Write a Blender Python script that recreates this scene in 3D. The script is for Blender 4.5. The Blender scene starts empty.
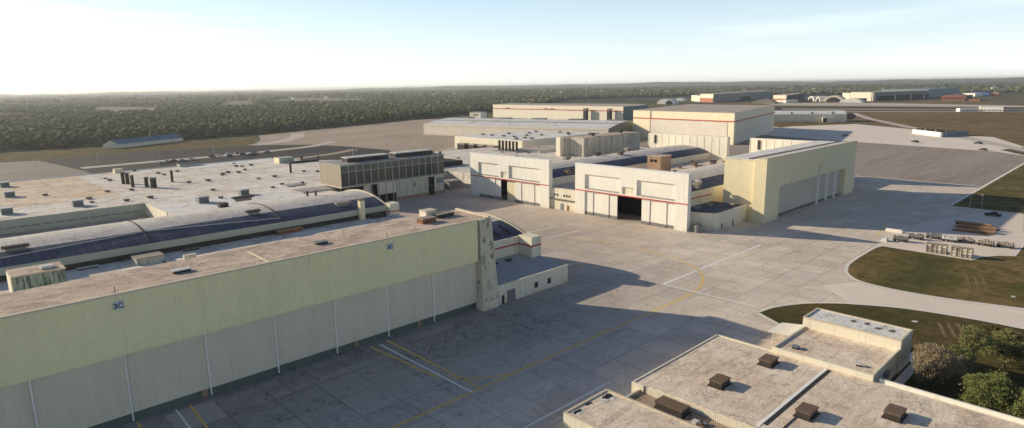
import bpy, math, random
import numpy as np
from mathutils import Vector, Matrix
random.seed(7); rng = np.random.default_rng(11)
scn = bpy.context.scene
COL = scn.collection
PI = math.pi

# ------------------------------------------------------------------ materials
class NT:
    def __init__(s, name):
        s.m = bpy.data.materials.new(name); s.m.use_nodes = True
        s.t = s.m.node_tree; s.t.nodes.clear()
        s.out = s.n('ShaderNodeOutputMaterial'); s.b = s.n('ShaderNodeBsdfPrincipled')
        s.t.links.new(s.b.outputs[0], s.out.inputs[0])
        s.pos = s.n('ShaderNodeNewGeometry').outputs['Position']
    def n(s, k, **kw):
        x = s.t.nodes.new(k)
        for a, b in kw.items(): setattr(x, a, b)
        return x
    def l(s, a, b): s.t.links.new(a, b)
    def inp(s, node, i, v):
        if hasattr(v, 'is_linked') or isinstance(v, bpy.types.NodeSocket): s.l(v, node.inputs[i])
        else: node.inputs[i].default_value = v
    def mapping(s, scale, vec=None, loc=(0, 0, 0)):
        m = s.n('ShaderNodeMapping'); s.l(vec or s.pos, m.inputs[0])
        m.inputs['Scale'].default_value = scale; m.inputs['Location'].default_value = loc
        return m.outputs[0]
    def noise(s, scale, detail=5, rough=.6, vec=None, lo=None, hi=None, dist=0):
        x = s.n('ShaderNodeTexNoise'); s.l(vec or s.pos, x.inputs['Vector'])
        x.inputs['Scale'].default_value = scale; x.inputs['Detail'].default_value = detail
        x.inputs['Roughness'].default_value = rough; x.inputs['Distortion'].default_value = dist
        o = x.outputs[0]
        if lo is not None: o = s.ramp(o, lo, hi)
        return o
    def ramp(s, v, lo, hi, a=0., b=1.):
        r = s.n('ShaderNodeMapRange'); s.l(v, r.inputs[0])
        for i, q in enumerate((lo, hi, a, b)): r.inputs[i + 1].default_value = q
        return r.outputs[0]
    def mix(s, f, a, b, mode='MIX'):
        x = s.n('ShaderNodeMix', data_type='RGBA', blend_type=mode)
        s.inp(x, 0, f)
        for i, v in ((6, a), (7, b)):
            s.inp(x, i, (*v, 1) if isinstance(v, tuple) and len(v) == 3 else v)
        return x.outputs[2]
    def math(s, op, a, b=0., c=0.):
        x = s.n('ShaderNodeMath', operation=op); s.inp(x, 0, a); s.inp(x, 1, b)
        if op in ('MULTIPLY_ADD',): s.inp(x, 2, c)
        return x.outputs[0]
    def xyz(s, vec=None):
        x = s.n('ShaderNodeSeparateXYZ'); s.l(vec or s.pos, x.inputs[0]); return x.outputs
    def done(s, col, rough=.85, bump=None, bs=.2, bd=.05, metal=0., spec=.3):
        s.inp(s.b, 'Base Color', (*col, 1) if isinstance(col, tuple) and len(col) == 3 else col)
        s.inp(s.b, 'Roughness', rough); s.inp(s.b, 'Metallic', metal)
        s.b.inputs['Specular IOR Level'].default_value = spec
        if bump is not None:
            b = s.n('ShaderNodeBump'); s.l(bump, b.inputs['Height']); b.inputs['Strength'].default_value = bs
            b.inputs['Distance'].default_value = bd; s.l(b.outputs[0], s.b.inputs['Normal'])
        return s.m

def wall_mat(name, c, dirt=(.30, .25, .17), amt=.5, panel=None, rough=.7):
    t = NT(name)
    st = t.noise(1.0, 4, .6, t.mapping((.9, .9, .10)), .5, .8)           # run-down streaks
    bl = t.noise(.13, 5, .6, None, .35, .7)
    fine = t.noise(3.0, 3, .6)
    col = t.mix(t.math('MULTIPLY', st, amt), c, dirt)
    col = t.mix(t.math('MULTIPLY', bl, .22), col, tuple(x * .72 for x in c))
    col = t.mix(t.ramp(fine, .3, .7, 0., .12), col, tuple(x * .6 for x in c))
    # grime near the foot of the wall
    z = t.xyz()[2]
    foot = t.math('MULTIPLY', t.ramp(z, 0., 2.2, .45, 0.), t.ramp(t.noise(.6, 4), .3, .7))
    col = t.mix(foot, col, dirt)
    if panel:
        ax, sp = panel
        p = t.xyz()[ax]
        f = t.math('FRACT', t.math('DIVIDE', p, sp))
        ln = t.math('LESS_THAN', f, .02)
        col = t.mix(t.math('MULTIPLY', ln, .35), col, tuple(x * .35 for x in c))
        idn = t.n('ShaderNodeTexWhiteNoise', noise_dimensions='1D'); t.l(t.math('FLOOR', t.math('DIVIDE', p, sp)), idn.inputs['W'])
        col = t.mix(t.math('MULTIPLY', idn.outputs[0], .14), col, tuple(x * .6 for x in c))
    return t.done(col, rough, fine, .15, .03)

def roof_mat(name, c, c2, c3, s=.09, amt=.8, seam=None, rough=.9):
    t = NT(name)
    a = t.noise(s, 9, .72, None, .42, .60, .8)
    b = t.noise(s * 4, 8, .75, None, .46, .60, 1.2)
    cc = t.noise(s * 16, 6, .75, None, .52, .63, .6)
    sm = t.noise(s * 1.6, 9, .75, t.mapping((.35, 2.2, 1)), .51, .62, 2.0)
    dk = tuple(x * .30 for x in c3)
    bz = t.math('MULTIPLY', t.noise(s * .8, 8, .72, None, .50, .60, 1.5), t.noise(s * 7, 7, .78, None, .42, .60, 1.0))
    col = t.mix(t.math('MULTIPLY', a, amt), c, c2)
    col = t.mix(t.math('MULTIPLY', b, amt * .7), col, c3)
    col = t.mix(t.math('MULTIPLY', sm, amt * .55), col, dk)
    col = t.mix(t.math('MULTIPLY', cc, .5), col, dk)
    col = t.mix(t.math('MULTIPLY', bz, amt * .8), col, tuple(x * .5 for x in c2))
    spk = t.noise(s * 40, 4, .8, None, .58, .68)
    col = t.mix(t.math('MULTIPLY', spk, .6), col, tuple(x * .28 for x in c2))
    lt = t.noise(s * 25, 4, .8, None, .56, .66)
    col = t.mix(t.math('MULTIPLY', lt, .35), col, tuple(min(.95, x * 1.25) for x in c))
    # wandering dark cracks and drainage runs
    vo = t.n('ShaderNodeTexVoronoi', feature='DISTANCE_TO_EDGE')
    wv = t.n('ShaderNodeVectorMath', operation='MULTIPLY_ADD'); nz = t.n('ShaderNodeTexNoise'); t.l(t.pos, nz.inputs['Vector']); nz.inputs['Scale'].default_value = s * 3; nz.inputs['Detail'].default_value = 5
    t.l(nz.outputs[1], wv.inputs[0]); wv.inputs[1].default_value = (5, 5, 0); t.l(t.pos, wv.inputs[2]); t.l(wv.outputs[0], vo.inputs['Vector'])
    vo.inputs['Scale'].default_value = s * 1.1
    cr = t.math('MULTIPLY', t.ramp(vo.outputs['Distance'], 0., .05, 1., 0.), t.noise(s * 2, 3, .5, None, .48, .6))
    col = t.mix(t.math('MULTIPLY', cr, .5), col, dk)
    if seam:
        x, y, z = t.xyz()
        sx, sy = seam
        for p, sp in ((x, sx), (y, sy)):
            if sp:
                f = t.math('FRACT', t.math('DIVIDE', p, sp)); ln = t.math('LESS_THAN', f, .012 if sp > 15 else .03)
                col = t.mix(t.math('MULTIPLY', ln, .5), col, tuple(q * .3 for q in c3))
    return t.done(col, rough, b, .35, .06, spec=.1)

def plain(name, c, rough=.7, metal=0., var=.25, s=1.2, spec=.3):
    t = NT(name)
    a = t.noise(s, 5, .65)
    col = t.mix(t.ramp(a, .3, .7, 0., var), c, tuple(x * .45 for x in c))
    return t.done(col, rough, a, .1, .03, metal, spec)

M = {}
M['white_wall'] = wall_mat('white painted wall', (.96, .91, .80), dirt=(.40, .34, .25), amt=.26)
M['white_panel'] = wall_mat('white painted door panels', (.74, .70, .60), amt=.4, panel=(1, 3.9))
M['cream_wall'] = wall_mat('cream painted wall', (.88, .77, .50), amt=.2)
M['cream_light'] = wall_mat('pale cream wall', (.88, .80, .62), amt=.38)
M['cream_panelx'] = wall_mat('pale cream precast wall', (.92, .84, .66), amt=.3, panel=(1, 4.2))
M['sun_front'] = wall_mat('bright pale front wall', (.95, .86, .70), amt=.35)  # extra pale: sunlight on the far fronts is put into the colour
M['fin_wall'] = wall_mat('ribbed cream wall', (.93, .86, .71), amt=.35)
M['grey_door'] = wall_mat('grey corrugated door', (.86, .77, .60), dirt=(.62, .54, .42), amt=.35, panel=(0, 1.15))
M['grey_door_y'] = wall_mat('pale grey corrugated door', (.84, .76, .64), dirt=(.6, .54, .44), amt=.4, panel=(1, 2.4))
M['green_base'] = plain('dark green base wall', (.13, .17, .14))
M['green_wall'] = wall_mat('grey green wall', (.52, .55, .44), dirt=(.2, .2, .16), amt=.25)
M['fascia'] = wall_mat('pale green corrugated metal', (1.0, .93, .57), dirt=(.72, .63, .40), amt=.3)
M['concrete_block'] = wall_mat('stained raw concrete', (.56, .52, .44), dirt=(.16, .14, .11), amt=.9)
M['stained_white'] = wall_mat('heavily stained white wall', (.62, .62, .55), dirt=(.08, .08, .07), amt=1.0)
M['brown_wall'] = wall_mat('brown rendered wall', (.40, .26, .17), dirt=(.2, .13, .1), amt=.3)
M['red'] = plain('red painted stripe', (.55, .07, .045), .6, var=.15)
M['brown_roof'] = roof_mat('weathered brown gravel roof', (.82, .65, .52), (.46, .35, .275), (.72, .58, .47), .16, .9)
M['white_roof'] = roof_mat('stained white membrane roof', (1.0, .96, .87), (.88, .75, .61), (.82, .71, .59), .085, .98, seam=(23., 31.))
M['pale_roof'] = roof_mat('clean white membrane roof', (.95, .93, .88), (.84, .79, .71), (.72, .67, .6), .07, .5)
M['buff_roof'] = roof_mat('buff gravel roof', (1.0, .86, .69), (.80, .60, .44), (.93, .75, .57), .16, .8)
M['grey_roof'] = roof_mat('grey membrane roof', (.46, .44, .42), (.38, .36, .34), (.54, .50, .46), .1, .6)
M['arch_roof'] = roof_mat('pale arched roof', (.85, .78, .70), (.66, .60, .53), (.78, .71, .64), .14, .6, seam=(3.66, 0))
M['far_roof'] = roof_mat('greyish brown roof', (.60, .51, .44), (.46, .39, .34), (.66, .58, .5), .05, .5)
M['dark_blue_roof'] = roof_mat('dark shaded roof', (.12, .14, .19), (.09, .1, .14), (.2, .21, .25), .2, .5)
M['grey_door_dark'] = wall_mat('grey metal hangar door', (.66, .60, .48), dirt=(.46, .41, .32), amt=.35)
def skylight():
    t = NT('dark blue translucent roof strip')
    x, y, z = t.xyz()
    f = t.math('LESS_THAN', t.math('FRACT', t.math('DIVIDE', x, 1.83)), .09)
    a = t.noise(.5, 6, .7, None, .35, .7)
    wn = t.n('ShaderNodeTexWhiteNoise', noise_dimensions='1D'); t.l(t.math('FLOOR', t.math('DIVIDE', x, 1.83)), wn.inputs['W'])
    col = t.mix(a, (.045, .052, .095), (.12, .13, .175))
    col = t.mix(t.math('MULTIPLY', wn.outputs[0], .35), col, (.17, .18, .225))
    col = t.mix(t.math('MULTIPLY', f, .6), col, (.02, .02, .03))
    return t.done(col, .6, spec=.3)
M['skylight'] = skylight()
M['grey_paint'] = plain('grey painted metal', (.30, .31, .31), .5)
M['dark_metal'] = plain('dark rusty metal', (.07, .055, .045), .7, var=.5)
M['brown_metal'] = plain('brown weathered metal', (.20, .14, .10), .7, var=.5, s=2.)
M['dark_side'] = plain('dark louvre', (.05, .045, .04), .8)
M['vent_grey'] = plain('blue grey vent metal', (.22, .26, .27), .6)
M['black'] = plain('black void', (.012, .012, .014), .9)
M['white_trim'] = plain('white painted trim', (.97, .95, .90), .6, var=.2)
M['cream_trim'] = plain('cream coping', (.74, .64, .48), .8, var=.3)
M['glass_dark'] = plain('dark window glass', (.045, .06, .06), .25, var=.4, spec=.5)
M['mullion'] = plain('grey green window frame', (.15, .17, .15), .6)
M['louvre'] = plain('tan louvre screen', (.40, .34, .26), .7, var=.35)
M['rust'] = plain('rusty steel', (.30, .13, .06), .8, var=.6, s=.8)
M['rust_tan'] = plain('tan timber', (.45, .30, .18), .8, var=.5, s=.8)
M['yellow_metal'] = plain('yellow painted steel', (.55, .45, .12), .6)
M['grey_kit'] = plain('weathered grey equipment', (.26, .25, .24), .7, var=.5)
M['tan_kit'] = plain('weathered tan equipment', (.42, .35, .28), .8, var=.5)
M['white_kit'] = plain('dirty white equipment', (.72, .70, .66), .6)
M['tyre'] = plain('black rubber', (.02, .02, .02), .9)
M['post_white'] = plain('white post paint', (1.0, 1.0, .97), .6, var=.05)
M['car_white'] = plain('white car paint', (.7, .7, .7), .35, var=.05)
M['car_grey'] = plain('grey car paint', (.2, .21, .22), .35, var=.05)
M['car_dark'] = plain('dark car paint', (.03, .03, .04), .35, var=.05)
M['car_blue'] = plain('blue car paint', (.08, .14, .28), .35, var=.05)
M['blue_roof'] = plain('blue metal roof', (.16, .23, .31), .5, var=.35, s=.1)
M['brick'] = plain('orange red brick', (.50, .20, .12), .8, var=.3, s=.2)
M['teal'] = plain('teal grey metal wall', (.20, .26, .26), .7, var=.3, s=.05)
M['grey_wall_far'] = plain('grey green metal wall', (.22, .24, .22), .7, var=.3, s=.05)
M['blue_far'] = plain('blue painted metal', (.12, .2, .5), .6)
M['sign_white'] = plain('pale sign board', (.62, .68, .74), .6, var=.1)
M['sign_dark'] = plain('dark sign paint', (.02, .03, .06), .6, var=.1)
M['bark'] = plain('grey bark', (.32, .27, .21), .95, var=.5, s=3.)
M['bark_dark'] = plain('dark bark', (.09, .07, .05), .95, var=.5, s=3.)

def apron():
    t = NT('jointed concrete apron')
    x, y, z = t.xyz()
    u = t.math('DIVIDE', t.math('SUBTRACT', x, 66.9), 7.3); v = t.math('DIVIDE', t.math('SUBTRACT', y, 58.4), 7.55)
    # slab tone
    cx = t.n('ShaderNodeCombineXYZ'); t.l(t.math('FLOOR', u), cx.inputs[0]); t.l(t.math('FLOOR', v), cx.inputs[1])
    wn = t.n('ShaderNodeTexWhiteNoise', noise_dimensions='2D'); t.l(cx.outputs[0], wn.inputs['Vector'])
    big = t.noise(.018, 6, .6, None, .35, .68, .4)
    mid = t.noise(.11, 7, .68, None, .38, .66, .7)
    fin = t.noise(1.1, 6, .7, None, .35, .7)
    stk = t.noise(.25, 6, .65, t.mapping((.18, 1.3, 1)), .45, .75)
    base = t.mix(big, (1.0, .86, .70), (.82, .69, .55))
    # stained slabs with the near hangar's shade painted in; browner by the facing one
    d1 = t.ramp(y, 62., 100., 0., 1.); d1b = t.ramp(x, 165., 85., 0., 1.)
    old = t.math('MULTIPLY', d1, d1b)  # mask for the painted shade beside the hangar, also weights its stains
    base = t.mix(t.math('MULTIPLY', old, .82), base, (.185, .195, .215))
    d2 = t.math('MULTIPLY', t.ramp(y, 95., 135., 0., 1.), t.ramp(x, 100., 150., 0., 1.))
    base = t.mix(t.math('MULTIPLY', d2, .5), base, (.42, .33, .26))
    base = t.mix(t.math('MULTIPLY', mid, .5), base, (.56, .46, .37))
    base = t.mix(t.math('MULTIPLY', t.noise(.035, 8, .75, t.mapping((.5, 1.6, 1)), .50, .70, 1.5), .35), base, (.40, .33, .28))
    base = t.mix(t.math('MULTIPLY', stk, .25), base, (.90, .80, .70))
    base = t.mix(t.math('MULTIPLY', fin, .16), base, (.22, .19, .17))
    spots = t.noise(.42, 8, .78, None, .57, .66, 1.2)
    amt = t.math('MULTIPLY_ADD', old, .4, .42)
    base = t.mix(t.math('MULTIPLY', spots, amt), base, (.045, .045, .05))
    base = t.mix(t.ramp(wn.outputs[0], .35, 1, 0., .2), base, (.28, .25, .23))
    base = t.mix(t.math('MULTIPLY', t.math('GREATER_THAN', wn.outputs[0], .93), .3), base, (.85, .76, .66))
    # joints and cracks
    w = None
    for q in (u, v):
        f = t.math('PINGPONG', q, .5)
        ln = t.ramp(f, .008, .022, 1., 0.)
        w = ln if w is None else t.math('MAXIMUM', w, ln)
    base = t.mix(t.math('MULTIPLY', w, t.ramp(t.noise(.035, 3), .35, .65, .12, .5)), base, (.085, .08, .08))
    half = t.ramp(t.math('PINGPONG', t.math('MULTIPLY', u, 2.), .5), .004, .018, .22, 0.)
    base = t.mix(half, base, (.12, .11, .10))
    vo = t.n('ShaderNodeTexVoronoi', feature='DISTANCE_TO_EDGE'); t.l(t.mapping((.16, .16, 1), None), vo.inputs['Vector'])
    vo.inputs['Scale'].default_value = 1.
    dd = t.n('ShaderNodeVectorMath', operation='ADD'); 
    cr = t.math('MULTIPLY', t.ramp(vo.outputs['Distance'], .0, .02, 1., 0.), t.noise(.05, 3, .5, None, .5, .6))
    base = t.mix(t.math('MULTIPLY', cr, .3), base, (.1, .09, .08))
    dr = t.noise(.55, 8, .78, t.mapping((1, .6, 1)), .50, .60, 2.0)
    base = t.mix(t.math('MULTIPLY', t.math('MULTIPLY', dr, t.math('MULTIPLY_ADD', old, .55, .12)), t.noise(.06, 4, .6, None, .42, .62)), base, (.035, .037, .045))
    sc = t.noise(1.6, 6, .75, t.mapping((.12, 1.8, 1)), .56, .66, .4)
    base = t.mix(t.math('MULTIPLY', sc, .3), base, (.10, .09, .085))
    return t.done(base, .88, fin, .12, .02, spec=.25)
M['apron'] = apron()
def pave(name, c, c2, c3, s=.03, stretch=(1, 1, 1)):
    t = NT(name)
    mp = t.mapping(stretch)
    a = t.noise(s, 7, .62, mp, .35, .68, .6); b = t.noise(s * 7, 6, .68, mp, .4, .68, .7); f = t.noise(s * 50, 4, .7)
    col = t.mix(a, c, c2); col = t.mix(t.math('MULTIPLY', b, .6), col, c3)
    col = t.mix(t.ramp(f, .35, .7, 0., .3), col, tuple(x * .5 for x in c2))
    return t.done(col, .92, f, .2, .04, spec=.15)
M['taxiway'] = pave('pale worn concrete taxiway', (1.0, .87, .74), (.84, .72, .60), (.92, .80, .68), .05)
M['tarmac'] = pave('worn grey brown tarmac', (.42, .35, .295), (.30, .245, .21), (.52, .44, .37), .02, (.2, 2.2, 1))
M['asphalt'] = pave('dark asphalt', (.048, .042, .040), (.105, .085, .072), (.032, .030, .030), .014, (.5, 2.2, 1))
M['dirt'] = pave('tan gravelly ground', (.52, .41, .31), (.36, .28, .21), (.62, .51, .40), .008, (1, 1.8, 1))
M['old_conc'] = pave('brownish old concrete', (.36, .31, .255), (.29, .25, .205), (.44, .38, .32), .012, (.4, 1.4, 1))
M['pad'] = pave('pale gravel pad', (1.0, .88, .74), (.86, .73, .60), (.76, .65, .55), .12)
M['kerb'] = plain('pale concrete edging', (.92, .86, .76), .85, var=.35)
M['runway'] = pave('distant runway', (.66, .58, .50), (.55, .48, .42), (.74, .66, .58), .004)
M['line_white'] = plain('worn white road paint', (1.0, 1.0, .98), .7, var=.15, s=1.5)
M['line_yellow'] = plain('worn yellow road paint', (1.0, .66, .14), .7, var=.25, s=1.5)

def grass(name, c, c2, c3, s):
    t = NT(name)
    a = t.noise(s, 7, .65, None, .38, .64, .6); b = t.noise(s * 6, 6, .7, None, .42, .66, .5); f = t.noise(s * 60, 4, .75)
    col = t.mix(a, c, c2); col = t.mix(t.math('MULTIPLY', b, .75), col, c3)
    col = t.mix(t.ramp(f, .35, .65, 0., .5), col, tuple(x * .4 for x in c))
    return t.done(col, .95, f, .6, .15, spec=.05)
M['grass'] = grass('olive mown grass', (.12, .115, .038), (.34, .23, .10), (.06, .064, .022), .06)
M['lawn'] = grass('dark green grass', (.09, .085, .03), (.19, .135, .055), (.055, .058, .02), .06)
M['field'] = grass('dry brown airfield grass', (.26, .175, .085), (.13, .10, .045), (.36, .26, .14), .009)
M['field2'] = grass('dry brown airfield grass far', (.17, .12, .06), (.11, .085, .04), (.24, .18, .10), .010)
def ground():
    t = NT('open ground')
    a = t.noise(.0035, 7, .62, None, .4, .62, .5); b = t.noise(.02, 6, .65, None, .4, .66)
    col = t.mix(a, (.13, .115, .055), (.20, .165, .10)); col = t.mix(t.math('MULTIPLY', b, .6), col, (.085, .085, .04))
    x, y, z = t.xyz()
    d = t.math('ADD', t.math('MULTIPLY', x, .55), t.math('MULTIPLY', y, .83))
    far = t.ramp(d, 1500., 2100., 0., 1.)
    p = t.noise(.0012, 6, .6, t.mapping((1, 1, 1)), .60, .66)
    fc = t.mix(t.math('MULTIPLY', p, .8), (.045, .055, .030), (.25, .20, .13))
    col = t.mix(far, col, fc)
    return t.done(col, .95, b, .2, .3, spec=.05)
M['ground'] = ground()

def leaf(name, c, c2, c3):
    t = NT(name)
    oi = t.n('ShaderNodeObjectInfo').outputs['Random']
    gi = t.n('ShaderNodeNewGeometry').outputs['Random Per Island']
    a = t.noise(.5, 3, .6, None, .35, .65)
    col = t.mix(gi, c, c2); col = t.mix(t.math('MULTIPLY', a, .5), col, c3)
    col = t.mix(t.math('MULTIPLY', oi, .35), col, c2)
    m = t.done(col, .7, spec=.2)
    # thin leaves let some light through
    tr = t.n('ShaderNodeBsdfTranslucent'); t.l(col, tr.inputs[0])
    mx = t.n('ShaderNodeMixShader'); mx.inputs[0].default_value = .3
    t.l(t.b.outputs[0], mx.inputs[1]); t.l(tr.outputs[0], mx.inputs[2]); t.l(mx.outputs[0], t.out.inputs[0])
    return m
M['leaf_green'] = leaf('green leaves', (.20, .23, .07), (.32, .33, .12), (.12, .15, .05))
M['leaf_olive'] = leaf('olive leaves', (.24, .24, .09), (.38, .35, .15), (.14, .15, .06))
M['leaf_brown'] = leaf('dry brown leaves', (.38, .30, .18), (.50, .40, .26), (.22, .17, .11))
M['leaf_rust'] = leaf('rusty leaves', (.22, .14, .06), (.17, .16, .06), (.12, .1, .04))
def wood_mat(name, k):
    t = NT(name)
    gi = t.n('ShaderNodeNewGeometry').outputs['Random Per Island']
    big = t.noise(.008, 5, .6, None, .35, .65)
    rr = t.n('ShaderNodeValToRGB'); t.l(gi, rr.inputs[0])
    e = rr.color_ramp.elements
    e[0].color = (.040 * k, .052 * k, .020 * k, 1); e[1].color = (.17 * k, .15 * k, .085 * k, 1)
    for p, c in ((.35, (.065, .080, .030)), (.62, (.090, .100, .040)), (.85, (.13, .125, .055))):
        q = e.new(p); q.color = (*[v * k for v in c], 1)
    fine = t.noise(.35, 5, .75, None, .38, .62)
    pat = t.noise(.0045, 6, .65, t.mapping((1, 1, 0)), .48, .62, .8)
    pat2 = t.noise(.012, 5, .65, t.mapping((1, 1, 0), None, (300, 80, 0)), .46, .62, .8)
    col = t.mix(t.math('MULTIPLY', big, .4), rr.outputs[0], (.075 * k, .075 * k, .042 * k))
    col = t.mix(t.math('MULTIPLY', pat, .55), col, (.13 * k, .105 * k, .065 * k))
    col = t.mix(t.math('MULTIPLY', pat2, .6), col, (.035 * k, .045 * k, .022 * k))
    col = t.mix(t.math('MULTIPLY', fine, .5), col, (.03 * k, .036 * k, .016 * k))
    return t.done(col, .9, fine, .8, .8, spec=.05)
M['wood'] = wood_mat('woodland foliage', 2.1)
M['wood_far'] = wood_mat('distant woodland', 1.8)

# ------------------------------------------------------------------ geometry helpers
class MB:
    def __init__(s): s.v = []; s.f = []
    def add(s, vs, fs):
        o = len(s.v); s.v += [tuple(map(float, v)) for v in vs]; s.f += [tuple(i + o for i in f) for f in fs]; return s
    def box(s, x0, x1, y0, y1, z0, z1):
        return s.prism([(x0, y0), (x1, y0), (x1, y1), (x0, y1)], z0, z1)
    def prism(s, fp, z0, z1):
        a = sum(fp[i][0] * fp[(i + 1) % len(fp)][1] - fp[(i + 1) % len(fp)][0] * fp[i][1] for i in range(len(fp)))
        if a < 0: fp = fp[::-1]
        n = len(fp)
        zz0 = z0 if isinstance(z0, (list, tuple)) else [z0] * n; zz1 = z1 if isinstance(z1, (list, tuple)) else [z1] * n
        vs = [(p[0], p[1], zz0[i]) for i, p in enumerate(fp)] + [(p[0], p[1], zz1[i]) for i, p in enumerate(fp)]
        fs = [tuple(range(n - 1, -1, -1)), tuple(range(n, 2 * n))] + [(i, (i + 1) % n, n + (i + 1) % n, n + i) for i in range(n)]
        return s.add(vs, fs)
    def quad(s, a, b, c, d): return s.add([a, b, c, d], [(0, 1, 2, 3)])
    def cyl(s, x, y, z0, z1, r, n=10, r2=None):
        r2 = r if r2 is None else r2
        vs = [(x + r * math.cos(2 * PI * i / n), y + r * math.sin(2 * PI * i / n), z0) for i in range(n)] + \
             [(x + r2 * math.cos(2 * PI * i / n), y + r2 * math.sin(2 * PI * i / n), z1) for i in range(n)]
        return s.add(vs, [tuple(range(n - 1, -1, -1)), tuple(range(n, 2 * n))] + [(i, (i + 1) % n, n + (i + 1) % n, n + i) for i in range(n)])
    def tube(s, pts, rad, n=6):
        pts = [Vector(p) for p in pts]; rings = []
        rad = rad if isinstance(rad, (list, tuple)) else [rad] * len(pts)
        for i, p in enumerate(pts):
            d = (pts[min(i + 1, len(pts) - 1)] - pts[max(i - 1, 0)]).normalized()
            a = d.orthogonal().normalized(); b = d.cross(a)
            rings.append([tuple(p + (a * math.cos(2 * PI * k / n) + b * math.sin(2 * PI * k / n)) * rad[i]) for k in range(n)])
        vs = [v for r in rings for v in r]; fs = []
        for i in range(len(pts) - 1):
            fs += [(i * n + k, i * n + (k + 1) % n, (i + 1) * n + (k + 1) % n, (i + 1) * n + k) for k in range(n)]
        fs += [tuple(range(n - 1, -1, -1)), tuple(range((len(pts) - 1) * n, len(pts) * n))]
        return s.add(vs, fs)
    def mesh(s, name, mat, smooth=False):
        me = bpy.data.meshes.new(name); me.from_pydata(s.v, [], s.f); me.materials.append(mat)
        if smooth: me.polygons.foreach_set('use_smooth', [True] * len(me.polygons))
        me.update(); return me
    def build(s, name, mat, parent=None, smooth=False):
        m = M[mat] if isinstance(mat, str) else mat
        o = bpy.data.objects.new(name, s.mesh(name, m, smooth)); COL.objects.link(o)
        if parent is not None: o.parent = parent
        return o
def box(*a): return MB().box(*a)
def tag(o, label, cat, group=None):
    o['label'] = label; o['category'] = cat
    if group: o['group'] = group
    return o
def struct(o): o['kind'] = 'structure'; return o
def thing(name, label, cat, group=None):
    o = bpy.data.objects.new(name, None); COL.objects.link(o); o.empty_display_size = .5
    return tag(o, label, cat, group)
def place(root, x, y, z=0, rz=0, s=1):
    root.location = (x, y, z); root.rotation_euler = (0, 0, rz); root.scale = (s, s, s); return root
def dup(root, label=None):
    def rec(o, parent):
        c = o.copy(); COL.objects.link(c)
        if parent is not None: c.parent = parent
        for ch in kids.get(o.name, []): rec(ch, c)
        return c
    kids = {}
    for o in list(COL.objects):
        if o.parent: kids.setdefault(o.parent.name, []).append(o)
    r = rec(root, None)
    if label: r['label'] = label
    return r
def sheet(name, pts, z, mat):
    o = MB().add([(p[0], p[1], z) for p in pts], [tuple(range(len(pts)))]).build(name, mat)
    if o.data.polygons[0].normal.z < 0: o.data.flip_normals()
    return struct(o)
def ribbed(x0, x1, y, z0, z1, pitch, depth):
    """corrugated sheet facing -Y"""
    m = MB(); n = int((x1 - x0) / pitch); vs = []; 
    for i in range(n + 1):
        xa = x0 + i * pitch
        for dx, dy in ((0, 0), (.35, 0), (.5, -depth), (.85, -depth)):
            xx = min(xa + dx * pitch, x1); vs.append((xx, y + dy))
    k = len(vs); m.v = [(a, b, z0) for a, b in vs] + [(a, b, z1) for a, b in vs]
    m.f = [(i, i + 1, k + i + 1, k + i) for i in range(k - 1)]
    return m
def wire_line(name, pts, w, mat, z=.012):
    """painted line of width w following pts on the ground"""
    vs = []; n = len(pts)
    for i in range(n):
        a = Vector(pts[max(i - 1, 0)]); b = Vector(pts[min(i + 1, n - 1)]); d = (b - a).normalized(); nn = Vector((-d.y, d.x)) * w / 2
        p = Vector(pts[i]); vs += [(p.x + nn.x, p.y + nn.y, z), (p.x - nn.x, p.y - nn.y, z)]
    o = MB().add(vs, [(2 * i + 1, 2 * i + 3, 2 * i + 2, 2 * i) for i in range(n - 1)]).build(name, mat)
    return struct(o)
def smooth_pts(pts, n=8):
    out = []
    P = [Vector(p) for p in pts]
    for i in range(len(P) - 1):
        p0, p1, p2, p3 = P[max(i - 1, 0)], P[i], P[i + 1], P[min(i + 2, len(P) - 1)]
        for k in range(n):
            t = k / n
            out.append(tuple(.5 * ((2 * p1) + (-p0 + p2) * t + (2 * p0 - 5 * p1 + 4 * p2 - p3) * t * t + (-p0 + 3 * p1 - 3 * p2 + p3) * t ** 3)))
    out.append(tuple(P[-1])); return out

# ------------------------------------------------------------------ ground and paving
sheet('ground', [(-15000, -15000), (30000, -15000), (30000, 30000), (-15000, 30000)], 0, 'ground')
sheet('airfield_grass', [(298, 57.4), (298, -300), (1400, -100), (1900, 500), (1500, 850), (900, 560), (700, 330), (560, 58)], .03, 'field')
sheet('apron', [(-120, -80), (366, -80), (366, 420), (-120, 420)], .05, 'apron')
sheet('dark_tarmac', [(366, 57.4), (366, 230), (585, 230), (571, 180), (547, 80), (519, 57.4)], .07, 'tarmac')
sheet('far_apron', [(585, 230), (640, 420), (735, 330), (705, 300), (733, 300), (811, 258), (757, 190), (690, 140), (686, 106), (597, 72), (564, 82), (519, 57.4), (547, 80), (571, 180)], .07, 'taxiway')
sheet('shaded_apron', [(366, 230), (366, 420), (640, 420), (585, 230)], .07, 'tarmac')  # shade on pale ground put into a dark tarmac tone
g1c = smooth_pts([(174.6, 10), (172.6, 17.2), (169.2, 30), (168, 40), (169.4, 48.9), (173.5, 53.4), (179, 55.8), (187, 57.2), (206.3, 57.6), (212, 56.6)], 5)
sheet('oval_lawn', g1c + [(212, 33.6), (217, 32.6), (222, 29.5), (224.4, 26.0), (247, 26.3), (262, 28.6), (297, 33.4), (297, -200), (174, -200)], .09, 'grass')
g2c = smooth_pts([(130.4, 58.0), (136.5, 56.8), (142.9, 53.4), (147.2, 49.5), (150.3, 45.4), (155.1, 36.5), (157.6, 25.8), (158.4, 15), (158.6, -20)], 5)
sheet('lawn', g2c + [(158.6, -200), (60, -200), (60, 40), (124, 40), (125, 48.5)], .09, 'lawn')
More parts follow.
